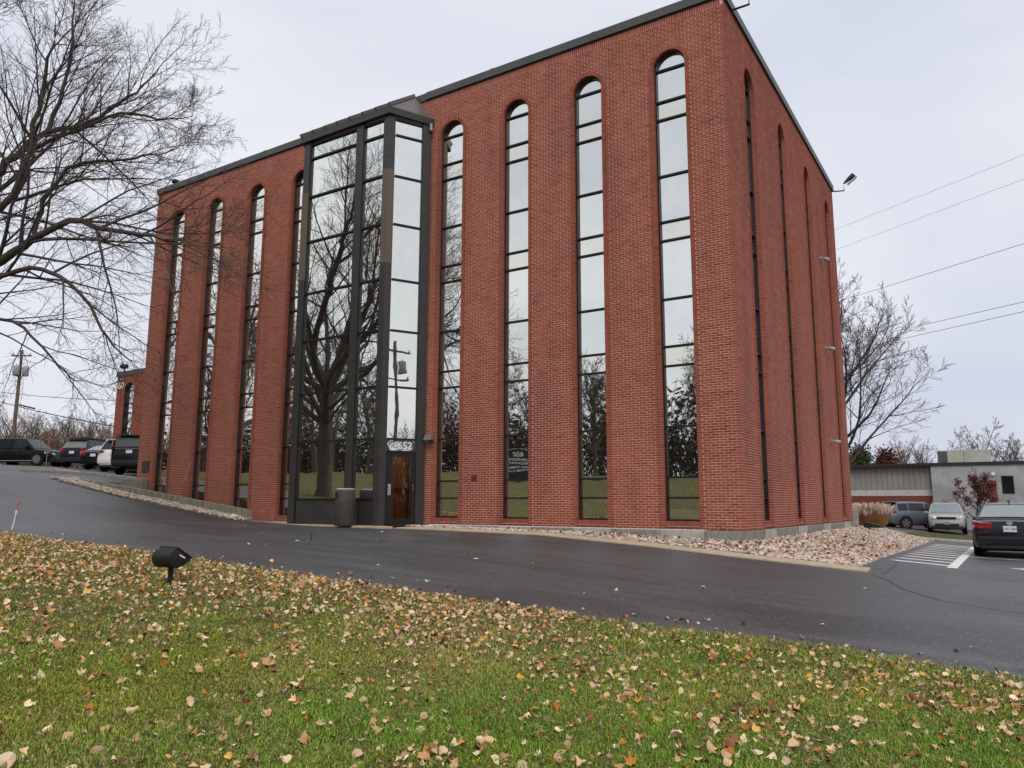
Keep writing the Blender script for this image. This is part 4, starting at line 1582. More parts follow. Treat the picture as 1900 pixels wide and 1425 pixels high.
def car(name, label, S, loc, rz, group=None):
    """S: L,W, axles (xf,xr), tyre r, belt profile [(x,z_top,halfwidth)], cabin (xrb,zrb,xrt,xft,xfb,zfb), roof z, paint, options.
    local frame: +x forward, z up, wheels on z=0"""
    root = thing(name, label, 'car', loc, rz, group)
    W2 = S['W'] / 2
    prof = S['body']
    zb0 = S.get('zb', 0.22)
    xs = np.unique(np.concatenate([np.linspace(prof[0][0], prof[-1][0], 25), [p[0] for p in prof]]))
    rings = []
    for x in xs:
        zt, hw = lerp_prof(prof, x)
        L0, L1 = prof[0][0], prof[-1][0]
        up = max(0, (x - (L1 - 0.5)) / 0.5, ((L0 + 0.4) - x) / 0.4)
        zb = zb0 + 0.10 * up
        h = zt - zb
        half = [(0.0, zb), (hw * .82, zb), (hw * .955, zb + .07), (hw * .985, zb + .2 * h), (hw, zb + .42 * h), (hw * .995, zb + .62 * h), (hw * .97, zb + .8 * h), (hw * .93, zt - .05), (hw * .86, zt - .012), (hw * .6, zt + .012), (0, zt + .02)]
        ring = [(x, y, z) for y, z in half] + [(x, -y, z) for y, z in half[-2:0:-1]]
        rings.append(ring)
    n = len(rings[0])
    V = [p for r in rings for p in r]
    F = []
    for i in range(len(rings) - 1):
        for k in range(n):
            F.append((i * n + k, i * n + (k + 1) % n, (i + 1) * n + (k + 1) % n, (i + 1) * n + k))
    F += [tuple(range(n)), tuple(range((len(rings) - 1) * n, len(rings) * n))]
    mb = MB().add(V, F)
    body = mb.build('body', S['paint'], root, smooth=True)
    # cabin
    xrb, zrb, xrt, xft, xfb, zfb = S['cabin']
    zr = S['H']
    bw, rw = W2 * S.get('bw', .90), W2 * S.get('rw', .70)

    def cab(x, v):
        """point on the cabin side at length x, height fraction v"""
        zbelt = np.interp(x, [xrb, xfb], [zrb, zfb])
        top = np.interp(x, [xrb, xrt, (xrt + xft) / 2, xft, xfb], [zrb + .02, zr - .05, zr, zr - .03, zfb + .02])
        full_ = zr - zbelt
        z = zbelt + (top - zbelt) * v
        y = bw + (rw - bw) * ((z - zbelt) / full_)
        return np.array([x, y, z]), top
    cx = np.unique(np.concatenate([np.linspace(xrb, xfb, 21), [xrt, xft]]))
    rings = []
    for x in cx:
        p0, top = cab(x, 0)
        p1, _ = cab(x, .55)
        p2, _ = cab(x, .93)
        y3 = p2[1] - .07
        half = [(p0[1], p0[2] - .06), (p1[1], p1[2]), (p2[1], p2[2]), (y3, top), (y3 * .5, top + .02)]
        rings.append([(x, y, z) for y, z in half] + [(x, -y, z) for y, z in half[::-1]])
    n = len(rings[0])
    V = [p for r in rings for p in r]
    F = [(i * n + k, i * n + k + 1, (i + 1) * n + k + 1, (i + 1) * n + k) for i in range(len(rings) - 1) for k in range(n - 1)]
    F += [tuple(range(n)), tuple(range((len(rings) - 1) * n, len(rings) * n))]
    MB().add(V, F).build('cabin', S.get('roof_paint', S['paint']), root, smooth=True)
    # glass
    gl = S.get('glass', M_cglass)

    def end_glass(nm, xa, xb, mt, lo=.12, hi=.92):
        vs = []
        m = 6
        for j in range(4):
            f = lo + (hi - lo) * j / 3
            x = xa + (xb - xa) * f
            p2, top = cab(x, .93)
            wv = (p2[1] - .075)
            for k in range(m + 1):
                s = -1 + 2 * k / m
                out_ = 0.012
                vs.append((x + (-out_ if xa < xb else out_), wv * s, top + .012 + .02 * (1 - s * s)))
        fs = [(j * (m + 1) + k, j * (m + 1) + k + 1, (j + 1) * (m + 1) + k + 1, (j + 1) * (m + 1) + k) for j in range(3) for k in range(m)]
        MB().add(vs, fs).build(nm, mt, root, smooth=True)
    end_glass('rear_window', xrb, xrt, S.get('rear_glass', gl), S.get('rlo', .12), S.get('rhi', .9))
    end_glass('windscreen', xfb, xft, S.get('front_glass', gl), .08, .92)
    for s in (1, -1):
        for a, b in S['side_windows']:
            vs = []
            for j in range(3):
                v = (.10, .5, .86)[j]
                for k in range(7):
                    x = a + (b - a) * k / 6
                    p, top = cab(x, v)
                    # keep the upper edge under the sloping roof line
                    vs.append((p[0], s * (p[1] + .008), p[2]))
            fs = [(j * 7 + k, j * 7 + k + 1, j * 7 + 8 + k, j * 7 + 7 + k) for j in range(2) for k in range(6)]
            MB().add(vs, fs).build('side_window', gl, root, smooth=True)
    # wheels
    r = S['r']
    for x in S['axles']:
        for s in (1, -1):
            yo = s * (W2 - .005)
            MB().lathe([(r * 1.17, -.10), (r * 1.17, .012)], 24, (x, yo, r + .03), 'y').build('wheel_arch', S.get('arch', M_arch), root) if s > 0 else \
                MB().lathe([(r * 1.17, .10), (r * 1.17, -.012)], 24, (x, yo, r + .03), 'y').build('wheel_arch', S.get('arch', M_arch), root)
            wl_ = MB().lathe([(r * .62, -.2 * s), (r * .97, -.2 * s), (r, -.15 * s), (r, -.03 * s), (r * .96, .016 * s), (r * .70, .018 * s), (r * .66, .0)], 26, (x, yo, r), 'y').build('wheel', M_tyre, root, smooth=True)
            mb = MB()
            mb.lathe([(r * .67, .012 * s), (r * .67, .02 * s), (r * .60, .021 * s), (r * .58, .0)], 26, (x, yo, r), 'y', cap=False)
            ns = S.get('spokes', 5)
            for k in range(ns):
                a = 2 * PI * k / ns + .3
                ca, sa = math.cos(a), math.sin(a)
                w0, w1 = .055, .035 if ns > 7 else .05
                pts = [(x + ca * .03 * 0 - sa * w0, yo, r + sa * 0 + ca * w0), (x + sa * w0, yo, r - ca * w0), (x + ca * r * .62 + sa * w1, yo, r + sa * r * .62 - ca * w1), (x + ca * r * .62 - sa * w1, yo, r + sa * r * .62 + ca * w1)]
                mb.prism(pts, (0, .024 * s, 0))
            mb.lathe([(.06, .0), (.06, .03 * s)], 12, (x, yo, r), 'y')
            mb.build('rim', S.get('rim', M_rim), wl_)
    x0 = prof[0][0]
    x1 = prof[-1][0]
    # bumpers
    lowm = S.get('bumper', M_trim)
    zbp = S.get('bz', (0.26, 0.46))
    MB().box(x0 - .035, -W2 * .86, zbp[0], x0 + .25, W2 * .86, zbp[1]).build('rear_bumper', lowm, root, smooth=True, bevel=.05)
    MB().box(x1 - .25, -W2 * .80, .24, x1 + .03, W2 * .80, .44).build('front_bumper', S.get('fbumper', lowm), root, smooth=True, bevel=.05)
    for s in (1, -1):
        # rear lamps: wrap from the tail on to the flank
        y0, y1, z0, z1, dx = S['tail']
        hw0 = lerp_prof(prof, x0)[1]
        hw1 = lerp_prof(prof, x0 + dx)[1]
        pts = [(x0 - .03, s * y0, z0), (x0 - .028, s * min(y1, hw0 * .97), z0), (x0 + .05, s * (hw0 + (hw1 - hw0) * .4) * 1.012, z0 + .02), (x0 + dx, s * hw1 * 1.012, z0 + .05),
               (x0 + dx, s * (hw1 - .08), z0 + .05), (x0 + .08, s * y0, z0)]
        MB().prism(pts, (0, 0, z1 - z0)).build('tail_lamp', M_red, root, bevel=.012, smooth=True)
        # head lamps
        hy0, hy1, hz0, hz1, hdx = S['head']
        f0 = lerp_prof(prof, x1)[1]
        f1 = lerp_prof(prof, x1 - hdx)[1]
        pts = [(x1 + .025, s * hy0, hz0), (x1 + .02, s * min(hy1, f0 * .97), hz0 + .02), (x1 - hdx, s * f1 * 1.01, hz0 + .07), (x1 - hdx, s * (f1 - .08), hz0 + .07), (x1 - .08, s * hy0, hz0)]
        MB().prism(pts, (-.05, 0, hz1 - hz0)).build('head_lamp', M_clear, root, bevel=.012, smooth=True)
        # mirrors and door handles
        xm = xfb - .42
        p, _ = cab(xm, .1)
        MB().box(xm - .06, min(s * p[1], s * (p[1] + .2)), p[2] - .03, xm + .07, max(s * p[1], s * (p[1] + .2)), p[2] + .11).build('wing_mirror', S.get('mirror', S['paint']), root, bevel=.03, smooth=True)
        for xh in S.get('handles', (0.1, -.85)):
            zt, hw = lerp_prof(prof, xh)
            MB().box(xh - .09, s * hw * .955 - .02, zt - .16, xh + .09, s * hw * .955 + .03, zt - .13).build('door_handle', S.get('handle_mat', S['paint']), root, bevel=.008)
    # plate
    pz = S['plate']
    pl = MB().box(x0 - .05, -.155, pz - .08, x0 - .02, .155, pz + .08).build('licence_plate', M_plate, root)
    if S.get('plate_text'):
        text_mesh('plate_text', S['plate_text'], .095, mat('plate_ink', (0.03, 0.05, 0.12), .5, .3), pl, frame_matrix((x0 - .0505, 0, pz - .005), (0, -1, 0), (0, 0, 1)), extrude=.001)
    if S.get('chrome'):
        y_, z_ = S['chrome']
        MB().box(x0 - .04, -y_, z_, x0 - .02, y_, z_ + .035).build('chrome_strip', M_chrome, root, bevel=.005)
    if S.get('rails'):
        for s in (1, -1):
            a = [(xrt + .1 + (xft - xrt - .2) * k / 6, s * (rw - .05), zr + (.03 if k in (0, 6) else .075)) for k in range(7)]
            MB().tube(a, .018, 6).build('roof_rail', M_trim if S['rails'] == 1 else M_chrome, root, smooth=True)
    if S.get('spoiler'):
        MB().prism([(xrt - .22, -rw * .9, zr - .03), (xrt + .1, -rw * .92, zr - .01), (xrt + .1, rw * .92, zr - .01), (xrt - .22, rw * .9, zr - .03)], (0, 0, .035)).build('rear_spoiler', S.get('roof_paint', S['paint']), root, bevel=.012)
    if S.get('fin'):
        MB().prism([(xrt + .1, -.025, zr), (xrt + .32, -.025, zr), (xrt + .14, -.012, zr + .09)], (0, .05, 0)).build('roof_fin', M_trim, root, bevel=.006)
    return root


def suv(L, W, H, p, **k):
    h = L / 2
    S = dict(L=L, W=W, H=H, zb=.24, r=.36, axles=(h - .88, -h + .92), paint=p,
             body=[(-h, .92, W * .40), (-h + .06, 1.04, W * .445), (-h + .3, 1.10, W * .487), (-.6, 1.10, W * .5), (h - 1.7, 1.08, W * .5), (h - 1.15, 1.06, W * .495), (h - .35, 1.0, W * .47), (h - .08, .93, W * .42), (h, .74, W * .38)],
             cabin=(-h + .12, 1.06, -h + .55, h - 2.0, h - 1.2, 1.05), bw=.93, rw=.74, side_windows=[(-h + .55, -h + 1.15), (-h + 1.22, -h + 2.15), (-h + 2.22, h - 1.75)],
             tail=(W * .27, W * .5, .86, 1.02, .28), head=(W * .24, W * .5, .68, .80, .4), plate=.82, rails=1, spoiler=1, bz=(.30, .56))
    S.update(k)
    return S


def sedan(L, W, H, p, **k):
    h = L / 2
    S = dict(L=L, W=W, H=H, zb=.19, r=.33, axles=(h - .95, -h + 1.05), paint=p,
             body=[(-h, .84, W * .41), (-h + .05, .98, W * .445), (-h + .25, 1.03, W * .48), (-h + .8, 1.02, W * .497), (-.3, .97, W * .5), (h - 1.5, .95, W * .5), (h - 1.0, .90, W * .49), (h - .3, .76, W * .45), (h - .05, .66, W * .40), (h, .58, W * .36)],
             cabin=(-h + .42, 1.02, -h + 1.35, h - 2.05, h - 1.15, .93), bw=.91, rw=.68, side_windows=[(-h + 1.35, -h + 2.15), (-h + 2.22, h - 1.75)],
             tail=(W * .24, W * .5, .76, .92, .25), head=(W * .22, W * .5, .58, .70, .35), plate=.78, fin=1, bz=(.26, .50))
    S.update(k)
    return S


P_black = paint('black_car_paint', (0.004, 0.004, 0.005), .0)
P_grey = paint('dark_grey_car_paint', (0.020, 0.020, 0.024), .3)
P_navy = paint('dark_blue_grey_paint', (0.014, 0.015, 0.02), .3)
P_white = paint('white_car_paint', (0.66, 0.66, 0.66), .0)
P_silver = paint('silver_car_paint', (0.42, 0.41, 0.40), .5)
P_steel = paint('steel_blue_paint', (0.15, 0.18, 0.21), .5)


def on_ground(x, y):
    return (x, y, float(gz(x, y)) + 0.004)


def heading(dx, dy):
    return math.atan2(dy, dx)


# right-hand lot
sub = car('parked_sedan', 'dark grey sedan seen from behind at the right edge', sedan(4.84, 1.84, 1.50, P_grey, plate=.80, rear_glass=M_cglass_l, r=.34, tail=(.42, .92, .80, .97, .32), bumper=P_grey, bz=(.34, .60), plate_text='1PF 380', mirror=M_trim),
          on_ground(5.10, 9.75), heading(0.02, 1))
MB().lathe([(.075, 0), (.07, .012), (.02, .014)], 20, (-2.475, 0, .965), 'x').build('badge', M_galv, sub)
MB().box(-2.46, -.72, .26, -2.40, .72, .345).build('rear_valance', M_trim, sub, bevel=.02)
for s in (1, -1):
    MB().lathe([(.045, 0), (.045, .1), (.03, .1)], 12, (-2.5, s * .55, .30), 'x').build('tailpipe', M_trim, sub)
    MB().box(-2.457, min(s * .5, s * .84), .66, -2.40, max(s * .5, s * .84), .70).build('bumper_crease', M_trim, sub, bevel=.008)
kia = car('parked_suv', 'silver crossover facing the camera in the far row on the right', suv(4.44, 1.86, 1.66, P_silver, rails=2, front_glass=M_cglass_l, fbumper=M_trim, head=(.5, .93, .80, .93, .45)),
          on_ground(2.05, 32.6), heading(0.06, -1))
MB().box(2.19, -.46, .78, 2.26, .46, .90).build('grille', M_trim, kia, bevel=.03)
MB().box(2.195, -.47, .895, 2.265, .47, .915).build('grille_trim', M_chrome, kia)
MB().box(2.25, -.155, .50, 2.275, .155, .64).build('licence_plate', mat('grey_plate', (0.3, 0.28, 0.33), .4, .4), kia)
MB().box(2.12, -.58, .36, 2.252, .58, .56).build('lower_intake', M_trim, kia, bevel=.04)
bui = car('parked_suv', 'steel blue crossover showing its tail and right flank behind the silver one', suv(4.35, 1.81, 1.62, P_steel, plate=.66, tail=(.45, .92, .93, 1.05, .35), rails=0, arch=M_trim, r=.36),
          on_ground(0.35, 35.2), heading(0.80, 0.60))
MB().box(-2.215, -.6, .30, -2.14, .6, .38).build('skid_plate', M_chrome, bui, bevel=.015)

# left-hand lot, five parked side by side uphill
HD = heading(-0.52, 0.85)


def behind(px_, py_, t_, half):
    p = dep(px_, py_, t_)
    return on_ground(p[0] + math.cos(HD) * half, p[1] + math.sin(HD) * half)


c1 = car('parked_suv', 'tall black sport utility parked nearest the brick corner on the left', suv(5.1, 2.02, 1.92, P_black, plate=1.08, r=.40, roof_paint=P_black, tail=(.86, 1.0, .85, 1.62, .16), rear_glass=mat('smoky_rear_glass', (.07, .075, .072), .06, .5), chrome=(.72, 1.20),
         body=[(-2.55, 1.05, .86), (-2.5, 1.2, .93), (-2.3, 1.24, .99), (-.6, 1.24, 1.01), (.9, 1.22, 1.01), (1.5, 1.2, 1.0), (2.3, 1.1, .94), (2.5, 1.0, .85), (2.55, .85, .8)], cabin=(-2.5, 1.2, -2.28, .7, 1.45, 1.18), rw=.80, bz=(.42, .68), axles=(1.65, -1.55),
         side_windows=[(-2.2, -1.5), (-1.42, -.5), (-.42, .6)]), behind(237, 878, 37.5, 2.55), HD)
c2 = car('parked_suv', 'white sport utility parked between the black sedan and the tall black one', suv(4.85, 1.95, 1.76, P_white, plate=.98, tail=(.55, .97, 1.0, 1.12, .4), rear_glass=M_cglass, bumper=P_white, bz=(.40, .72)), behind(207, 871, 42.0, 2.43), HD)
c3 = car('parked_sedan', 'black sedan with chrome tail strip parked between the wagon and the white car', sedan(4.6, 1.80, 1.47, P_black, plate=.78, tail=(.45, .9, .76, .96, .3), rear_glass=M_cglass_l, chrome=(.36, .92), bumper=P_black), behind(171, 866, 44.5, 2.3), HD)
c4 = car('parked_wagon', 'dark blue grey wagon with a rooftop rack in the left lot', suv(4.6, 1.8, 1.72, P_navy, plate=.88, tail=(.5, .9, .86, 1.10, .3), rear_glass=mat('pale_rear_glass', (.17, .185, .175), .08, .5)), behind(131, 866, 47.0, 2.3), HD)
MB().box(-1.4, -.5, 1.76, .5, .5, 1.80).build('rack_tray', M_trim, c4, bevel=.01)
for k in range(5):
    MB().tube([(-1.4 + k * .45, -.55, 1.72), (-1.3 + k * .45, -.5, 1.88), (-1.3 + k * .45, .5, 1.88), (-1.4 + k * .45, .55, 1.72)], .025, 6).build('rack_bar', M_trim, c4, smooth=True)
c5 = car('parked_suv', 'black sport utility parked side-on at the far left', suv(4.93, 2.0, 1.78, P_black, spokes=10, r=.39, rails=1, handle_mat=M_chrome), behind(44, 866, 50.0, 0), heading(0.89, 0.46))
for s in (1, -1):
    MB().box(-1.2, min(s * .95, s * 1.04), .28, 1.3, max(s * .95, s * 1.04), .32).build('running_board', M_galv, c5, bevel=.01)

# ------------------------------------------------------------------ brick wing at the left
wing = thing('brick_wing', 'brick wing with one arched window and the number 650', 'building')
WX, WY, WZ0, WZ1 = -41.4, 9.0, 2.0, 8.4
M_wbrick = mat('wing_mortar', (0.62, 0.37, 0.29), .9, .15)
wu, wh, wsp = -40.02, 0.52, 7.45


def wing_rows():
    rows = []
    nC = int((WZ1 - WZ0) / CH)
    for c in range(nC):
        z0 = WZ0 + c * CH
        zm = z0 + CH / 2
        h = wh if zm < wsp else (math.sqrt(max(wh ** 2 - (zm - wsp) ** 2, 0)) if zm < wsp + wh else 0)
        x = WX + (0.1 if c % 2 else 0) - .2
        while x < -33:
            a, b = max(x, WX), x + .2 - JT
            for p, q in ([(a, min(b, wu - h)), (max(a, wu + h), b)] if h > 0 else [(a, b)]):
                if q - p > .02:
                    rows.append((p, q, z0, z0 + CH - JT))
            x += .2
    return np.array(rows)


wr_ = wing_rows()
V, F = brick_arrays('f', wr_, 0.0, -.05)
V[:, 1] += WY
mb = MB()
mb.add([(WX + .01, WY + .0095, WZ0 - 1), (wu - wh, WY + .0095, WZ0 - 1), (wu - wh, WY + .0095, WZ1), (WX + .01, WY + .0095, WZ1)], [(0, 1, 2, 3)])
mb.add([(wu + wh, WY + .0095, WZ0 - 1), (-33, WY + .0095, WZ0 - 1), (-33, WY + .0095, WZ1), (wu + wh, WY + .0095, WZ1)], [(0, 1, 2, 3)])
for k in range(12):
    t0, t1 = PI - PI * k / 12, PI - PI * (k + 1) / 12
    mb.add([(wu + wh * math.cos(t0), WY + .0095, wsp + wh * math.sin(t0)), (wu + wh * math.cos(t1), WY + .0095, wsp + wh * math.sin(t1)), (wu + wh * math.cos(t1), WY + .0095, WZ1), (wu + wh * math.cos(t0), WY + .0095, WZ1)], [(0, 1, 2, 3)])
mb.add([(WX + .01, WY, WZ0 - 1), (WX + .01, WY + 14, WZ0 - 1), (WX + .01, WY + 14, WZ1), (WX + .01, WY, WZ1)], [(0, 3, 2, 1)])
mb.add([(WX, WY, WZ1 - .1), (-33, WY, WZ1 - .1), (-33, WY + 14, WZ1 - .1), (WX, WY + 14, WZ1 - .1)], [(0, 1, 2, 3)])
ww = mb.build('wall', M_wbrick, wing)
obj('bricks', mesh_np('bricks', V, F, M_brick, tint=np.repeat(brick_tints(len(wr_), 5), 5, 0)), ww, None, 'stuff')
MB().box(WX - .05, WY - .05, WZ1, -33, WY + .3, WZ1 + .3).build('coping', M_coping, wing, bevel=.01)
fr = MB()
for s in (-1, 1):
    fr.box(min(wu + s * wh, wu + s * (wh - .06)), WY + .02, WZ0, max(wu + s * wh, wu + s * (wh - .06)), WY + .2, wsp)
for k in range(14):
    t0, t1 = PI * k / 14, PI * (k + 1) / 14
    c = [(wu + r * math.cos(a), WY + .02, wsp + r * math.sin(a)) for r, a in ((wh + .02, t1), (wh - .06, t1), (wh - .06, t0), (wh + .02, t0))]
    fr.prism(c, (0, .18, 0))
wwin = fr.build('window', M_frame, wing)
zs = [2.6, 4.05, 5.1, 6.05, 6.65, wsp]
for z in zs[1:]:
    MB().box(wu - wh, WY + .12, z - .03, wu + wh, WY + .2, z + .03).build('mullion', M_frame, wwin)
for a, b in zip(zs[:-1], zs[1:]):
    MB().add([(wu - wh, WY + .18, a), (wu + wh, WY + .18, a), (wu + wh, WY + .18, b), (wu - wh, WY + .18, b)], [(0, 1, 2, 3)]).build('pane', M_glass, wwin)
MB().add([(wu + (wh - .03) * math.cos(PI * k / 14), WY + .18, wsp + (wh - .03) * math.sin(PI * k / 14)) for k in range(15)], [tuple(range(15))]).build('pane', M_glass, wwin)
text_mesh('house_number', '650', .55, M_white, wing, frame_matrix((-41.02, WY - .03, 7.78), (1, 0, 0), (0, 0, 1)), bold=.012)
MB().lathe([(.05, -.12), (.1, 0)], 10, (-40.9, WY, 8.15), 'y').build('spot_lamp', M_galv, wing)
rf_ = MB().tube([(-40.85, WY + .1, 8.7), (-40.85, WY + .1, 8.95)], .035, 8).build('flood_lamp', M_black, wing)
MB().tube([(-41.0, WY - .1, 9.0), (-40.85, WY, 9.02), (-40.6, WY + .1, 9.0)], [.12, .17, .12], 10).build('lamp_head', M_black, rf_, smooth=True)

# ------------------------------------------------------------------ grey building on the right
gb = thing('grey_building', 'low grey metal sided building with a brick base beyond the right lot', 'building')
M_siding = mat('grey_ribbed_siding', (0.28, 0.265, 0.245), .5, .4, col2=(0.23, 0.22, 0.205), nscale=.8)
M_band = mat('pale_grey_band', (0.48, 0.49, 0.50), .6, .3)
M_fbrick = mat('dull_far_brick', (0.20, 0.055, 0.045), .85, .2, col2=(0.15, 0.042, 0.036), nscale=2.2, stretch=(1, 1, 14), lo=.4, hi=.6)
M_pwall = mat('pale_painted_wall', (0.40, 0.40, 0.41), .8, .2, col2=(0.29, 0.29, 0.30), nscale=1.2)
M_roofing = mat('dark_roof_edge', (0.03, 0.027, 0.027), .6, .3)
GA, GB_, GC = np.array([-16.0, 45.0]), np.array([0.6, 45.0]), np.array([24.0, 45.0])
z0, z1 = -1.6, 3.38
MB().box(GA[0], 45.02, z0, GB_[0], 58, 1.78).build('brick_base', M_fbrick, gb)
MB().box(GA[0], 45.0, 1.27, GB_[0], 45.02, 1.72).build('wall_band', M_band, gb)
MB().box(GA[0], 44.97, 0.02, GB_[0], 45.02, .26).build('wall_band', M_band, gb)
ry = MB()
x = GA[0]
while x < GB_[0] - .1:
    ry.prism([(x, 45.02, 1.73), (x + .05, 44.98, 1.73), (x + .26, 44.98, 1.73), (x + .31, 45.02, 1.73)], (0, 0, z1 - 1.73))
    x += .36
ry.box(GA[0], 45.021, 1.781, GB_[0], 57.9, z1)
ry.build('ribbed_siding', M_siding, gb)
MB().box(GB_[0], 44.6, z0, GC[0], 58, z1).build('painted_wall', M_pwall, gb)
MB().box(GA[0], 44.5, z1, GC[0], 58.1, z1 + .2).build('roof_edge', M_roofing, gb)
MB().box(4.85, 44.56, 1.45, 5.45, 44.62, 2.55).build('window', M_cglass, gb)
MB().box(4.80, 44.57, 1.40, 5.50, 44.605, 2.60).build('window_frame', M_roofing, gb)
MB().box(4.0, 44.57, 0.4, 4.5, 44.605, 2.3).build('door', mat('dull_red_door', (.2, .06, .05), .6, .3), gb)
MB().lathe([(.09, 0), (.12, -.16)], 10, (4.35, 44.6, 2.75), 'y').build('wall_lamp', M_white, gb)
un = MB().box(0.9, 47.5, z1 + .2, 4.2, 50.5, 4.62).build('rooftop_unit', mat('pale_green_metal', (.42, .46, .38), .5, .4), gb, bevel=.03)
MB().box(0.95, 47.46, 3.62, 1.55, 47.501, 4.56).build('louvre', mat('dark_louvre', (.09, .09, .10), .6, .3), un)
MB().box(2.6, 47.47, 3.6, 2.63, 47.501, 4.6).build('panel_joint', M_siding, un)
MB().box(-2.2, 49, z1 + .2, 0.6, 51, z1 + .36).build('roof_hatch', M_white, gb)

# accessible-parking sign by the grey building
P = dep(1651, 944, 48)
sg = thing('parking_sign', 'blue accessible parking sign on a thin post by the far brick wall', 'sign', (P[0], P[1], float(gz(P[0], P[1]))))
hh = P[2] - float(gz(P[0], P[1]))
MB().lathe([(.03, 0), (.03, hh + .25)], 8).build('post', M_galv, sg)
rz_ = math.atan2(*(CAM[:2] - P[:2])[::-1]) + PI / 2
M_blue = mat('sign_blue', (0.03, 0.16, 0.55), .5, .3)
m = frame_matrix((0, -.04, hh), (1, 0.0, 0), (0, 0, 1))
MB().box(-.19, -.05, hh - .26, .19, -.035, hh + .26).build('sign_plate', M_blue, sg)
mb = MB()
mb.lathe([(.035, 0), (.035, -.006)], 10, (-.01, -.0505, hh + .16), 'y')
mb.tube([(-.01, -.056, hh + .11), (-.01, -.056, hh - .01), (.08, -.056, hh - .01), (.11, -.056, hh - .12)], .018, 6)
mb.tube([(.05 * math.cos(a) * 1.9 - .01, -.056, hh - .06 + .05 * math.sin(a) * 1.9) for a in np.linspace(2.2, 6.0, 10)], .014, 6)
mb.build('wheelchair_symbol', M_white, sg)

# ornamental grass, utility box and downspout boot at the far corner
P = np.array([-0.65, 23.0, 0.0])
P[2] = float(gz(P[0], P[1]))
g = np.random.default_rng(90)
og = thing('ornamental_grass', 'tan ornamental grass clump with pale plumes at the far corner', 'plant', tuple(P))
bl, plm = [], []
for k in range(1100):
    a = g.uniform(0, 2 * PI)
    r = 0.72 * math.sqrt(g.random())
    b = np.array([r * math.cos(a) * .8, r * math.sin(a) * .8, 0])
    d = unit(np.array([math.cos(a) * r * .5, math.sin(a) * r * .5, 1.15]) + g.normal(0, .1, 3))
    h = g.uniform(.45, .8)
    br = branch(g, b, d, h, .008, .004, .07, np.array([math.cos(a), math.sin(a), -.3]) * .07, 4)
    bl.append(br)
    if k % 3 == 0:
        br2 = branch(g, b, d, h + .32, .005, .005, .05, np.array([math.cos(a), math.sin(a), 0]) * .04, 4)
        bl.append(br2)
        q = br2[0][-1]
        plm.append((np.array([q, q + d * .08, q + d * .2, q + d * .3 + np.array([math.cos(a), math.sin(a), -.4]) * .05]), np.array([.012, .038, .03, .006])))
V, F = tubes(bl, lambda r: 3)
obj('blades', mesh_np('blades', V, F, mat('tan_grass_blade', (.42, .22, .085), .85, .15, col2=(.30, .15, .06), nscale=3)), og, None, 'stuff')
V, F = tubes(plm, lambda r: 5)
obj('plumes', mesh_np('plumes', V, F, mat('pale_plume', (.62, .50, .43), .95, .1, col2=(.5, .38, .32), nscale=8), smooth=True), og, None, 'stuff')
ub = MB().box(-.2, 0, 0, .02, .3, .62).build('utility_box', M_galv, None, bevel=.02)
ub.location = (0.12, SW + .1, -.2)
tag(ub, 'grey utility box against the far right corner of the brick building', 'utility box')
bt_ = MB().prism([(0, 0, 0), (.6, .2, 0), (.6, .2, .1), (.08, 0, .22), (0, 0, .22)], (0, .3, 0)).build('drain_boot', M_black, None, bevel=.02)
bt_.location = (0.25, SW + .7, -.28)
tag(bt_, 'black drain boot on the stones past the far corner of the building', 'drain pipe')

# ------------------------------------------------------------------ small things near the entrance and on the lawn
M_bin = mat('taupe_bin_plastic', (0.078, 0.066, 0.063), .6, .3, col2=(.062, .053, .051), nscale=4, stretch=(3, 3, .6))
bx, by = -10.78, -1.72
bn = thing('litter_bin', 'round taupe litter bin with a hooded top beside the entrance', 'bin', (bx, by, -0.038))
MB().lathe([(.265, 0), (.29, .04), (.295, .62), (.305, .66), (.305, .70)], 28).build('body', M_bin, bn, smooth=True)
MB().lathe([(.285, .701), (.285, .96), (.28, 1.0), (.27, 1.01)], 28).build('hood', M_bin, bn, smooth=True)
MB().lathe([(.272, 1.011), (.272, 1.03), (.2, 1.045)], 28).build('lid', mat('pale_bin_lid', (.5, .49, .48), .5, .3), bn, smooth=True)
ang_ = math.atan2(-0.86, -0.35)
vs = []
for k in range(7):
    a = ang_ + (k - 3) * .13
    vs += [(.289 * math.cos(a), .289 * math.sin(a), .74), (.289 * math.cos(a), .289 * math.sin(a), .93)]
MB().add(vs, [(2 * k, 2 * k + 2, 2 * k + 3, 2 * k + 1) for k in range(6)]).build('opening', M_black, bn)
mt = MB()
pts = [cp(.25, .12, -.034), cp(1.28, .12, -.034), cp(1.28, .95, -.034), cp(.25, .95, -.034)]
mto = mt.prism(pts, (0, 0, .012)).build('door_mat', mat('black_rubber_mat', (.012, .012, .013), .85, .2, bump=(150, .004)))
tag(mto, 'black rubber mat on the concrete before the entrance door', 'mat')

# lawn flood light
LB = np.array([-3.85, -11.72, 0.0])
LB[2] = float(gz(LB[0], LB[1])) + .03
ff = thing('lawn_floodlight', 'black ground floodlight on a short stem in the lawn', 'light', tuple(LB))
MB().lathe([(.055, -.1), (.05, .02), (.032, .03), (.032, .2), (.045, .2), (.045, .25)], 14).build('stem', M_black, ff, smooth=True)
ax = unit(RT * math.cos(R(32)) - unit(np.array([FW[0], FW[1], 0])) * math.sin(R(32)))
hv = unit(np.array([-ax[1], ax[0], 0]))
prof = [(.155, .30), (.145, .275), (.06, .215), (.01, .196), (-.04, .19), (-.085, .2), (-.12, .222), (-.143, .252), (-.154, .29), (-.151, .335), (-.137, .372), (-.115, .402), (-.085, .424), (-.05, .435)]
pts = [hv * h_ + np.array([0, 0, z_]) - ax * .19 for h_, z_ in prof]
hd = MB().prism(pts, ax * .36).build('housing', M_black, ff, smooth=True, bevel=.014)
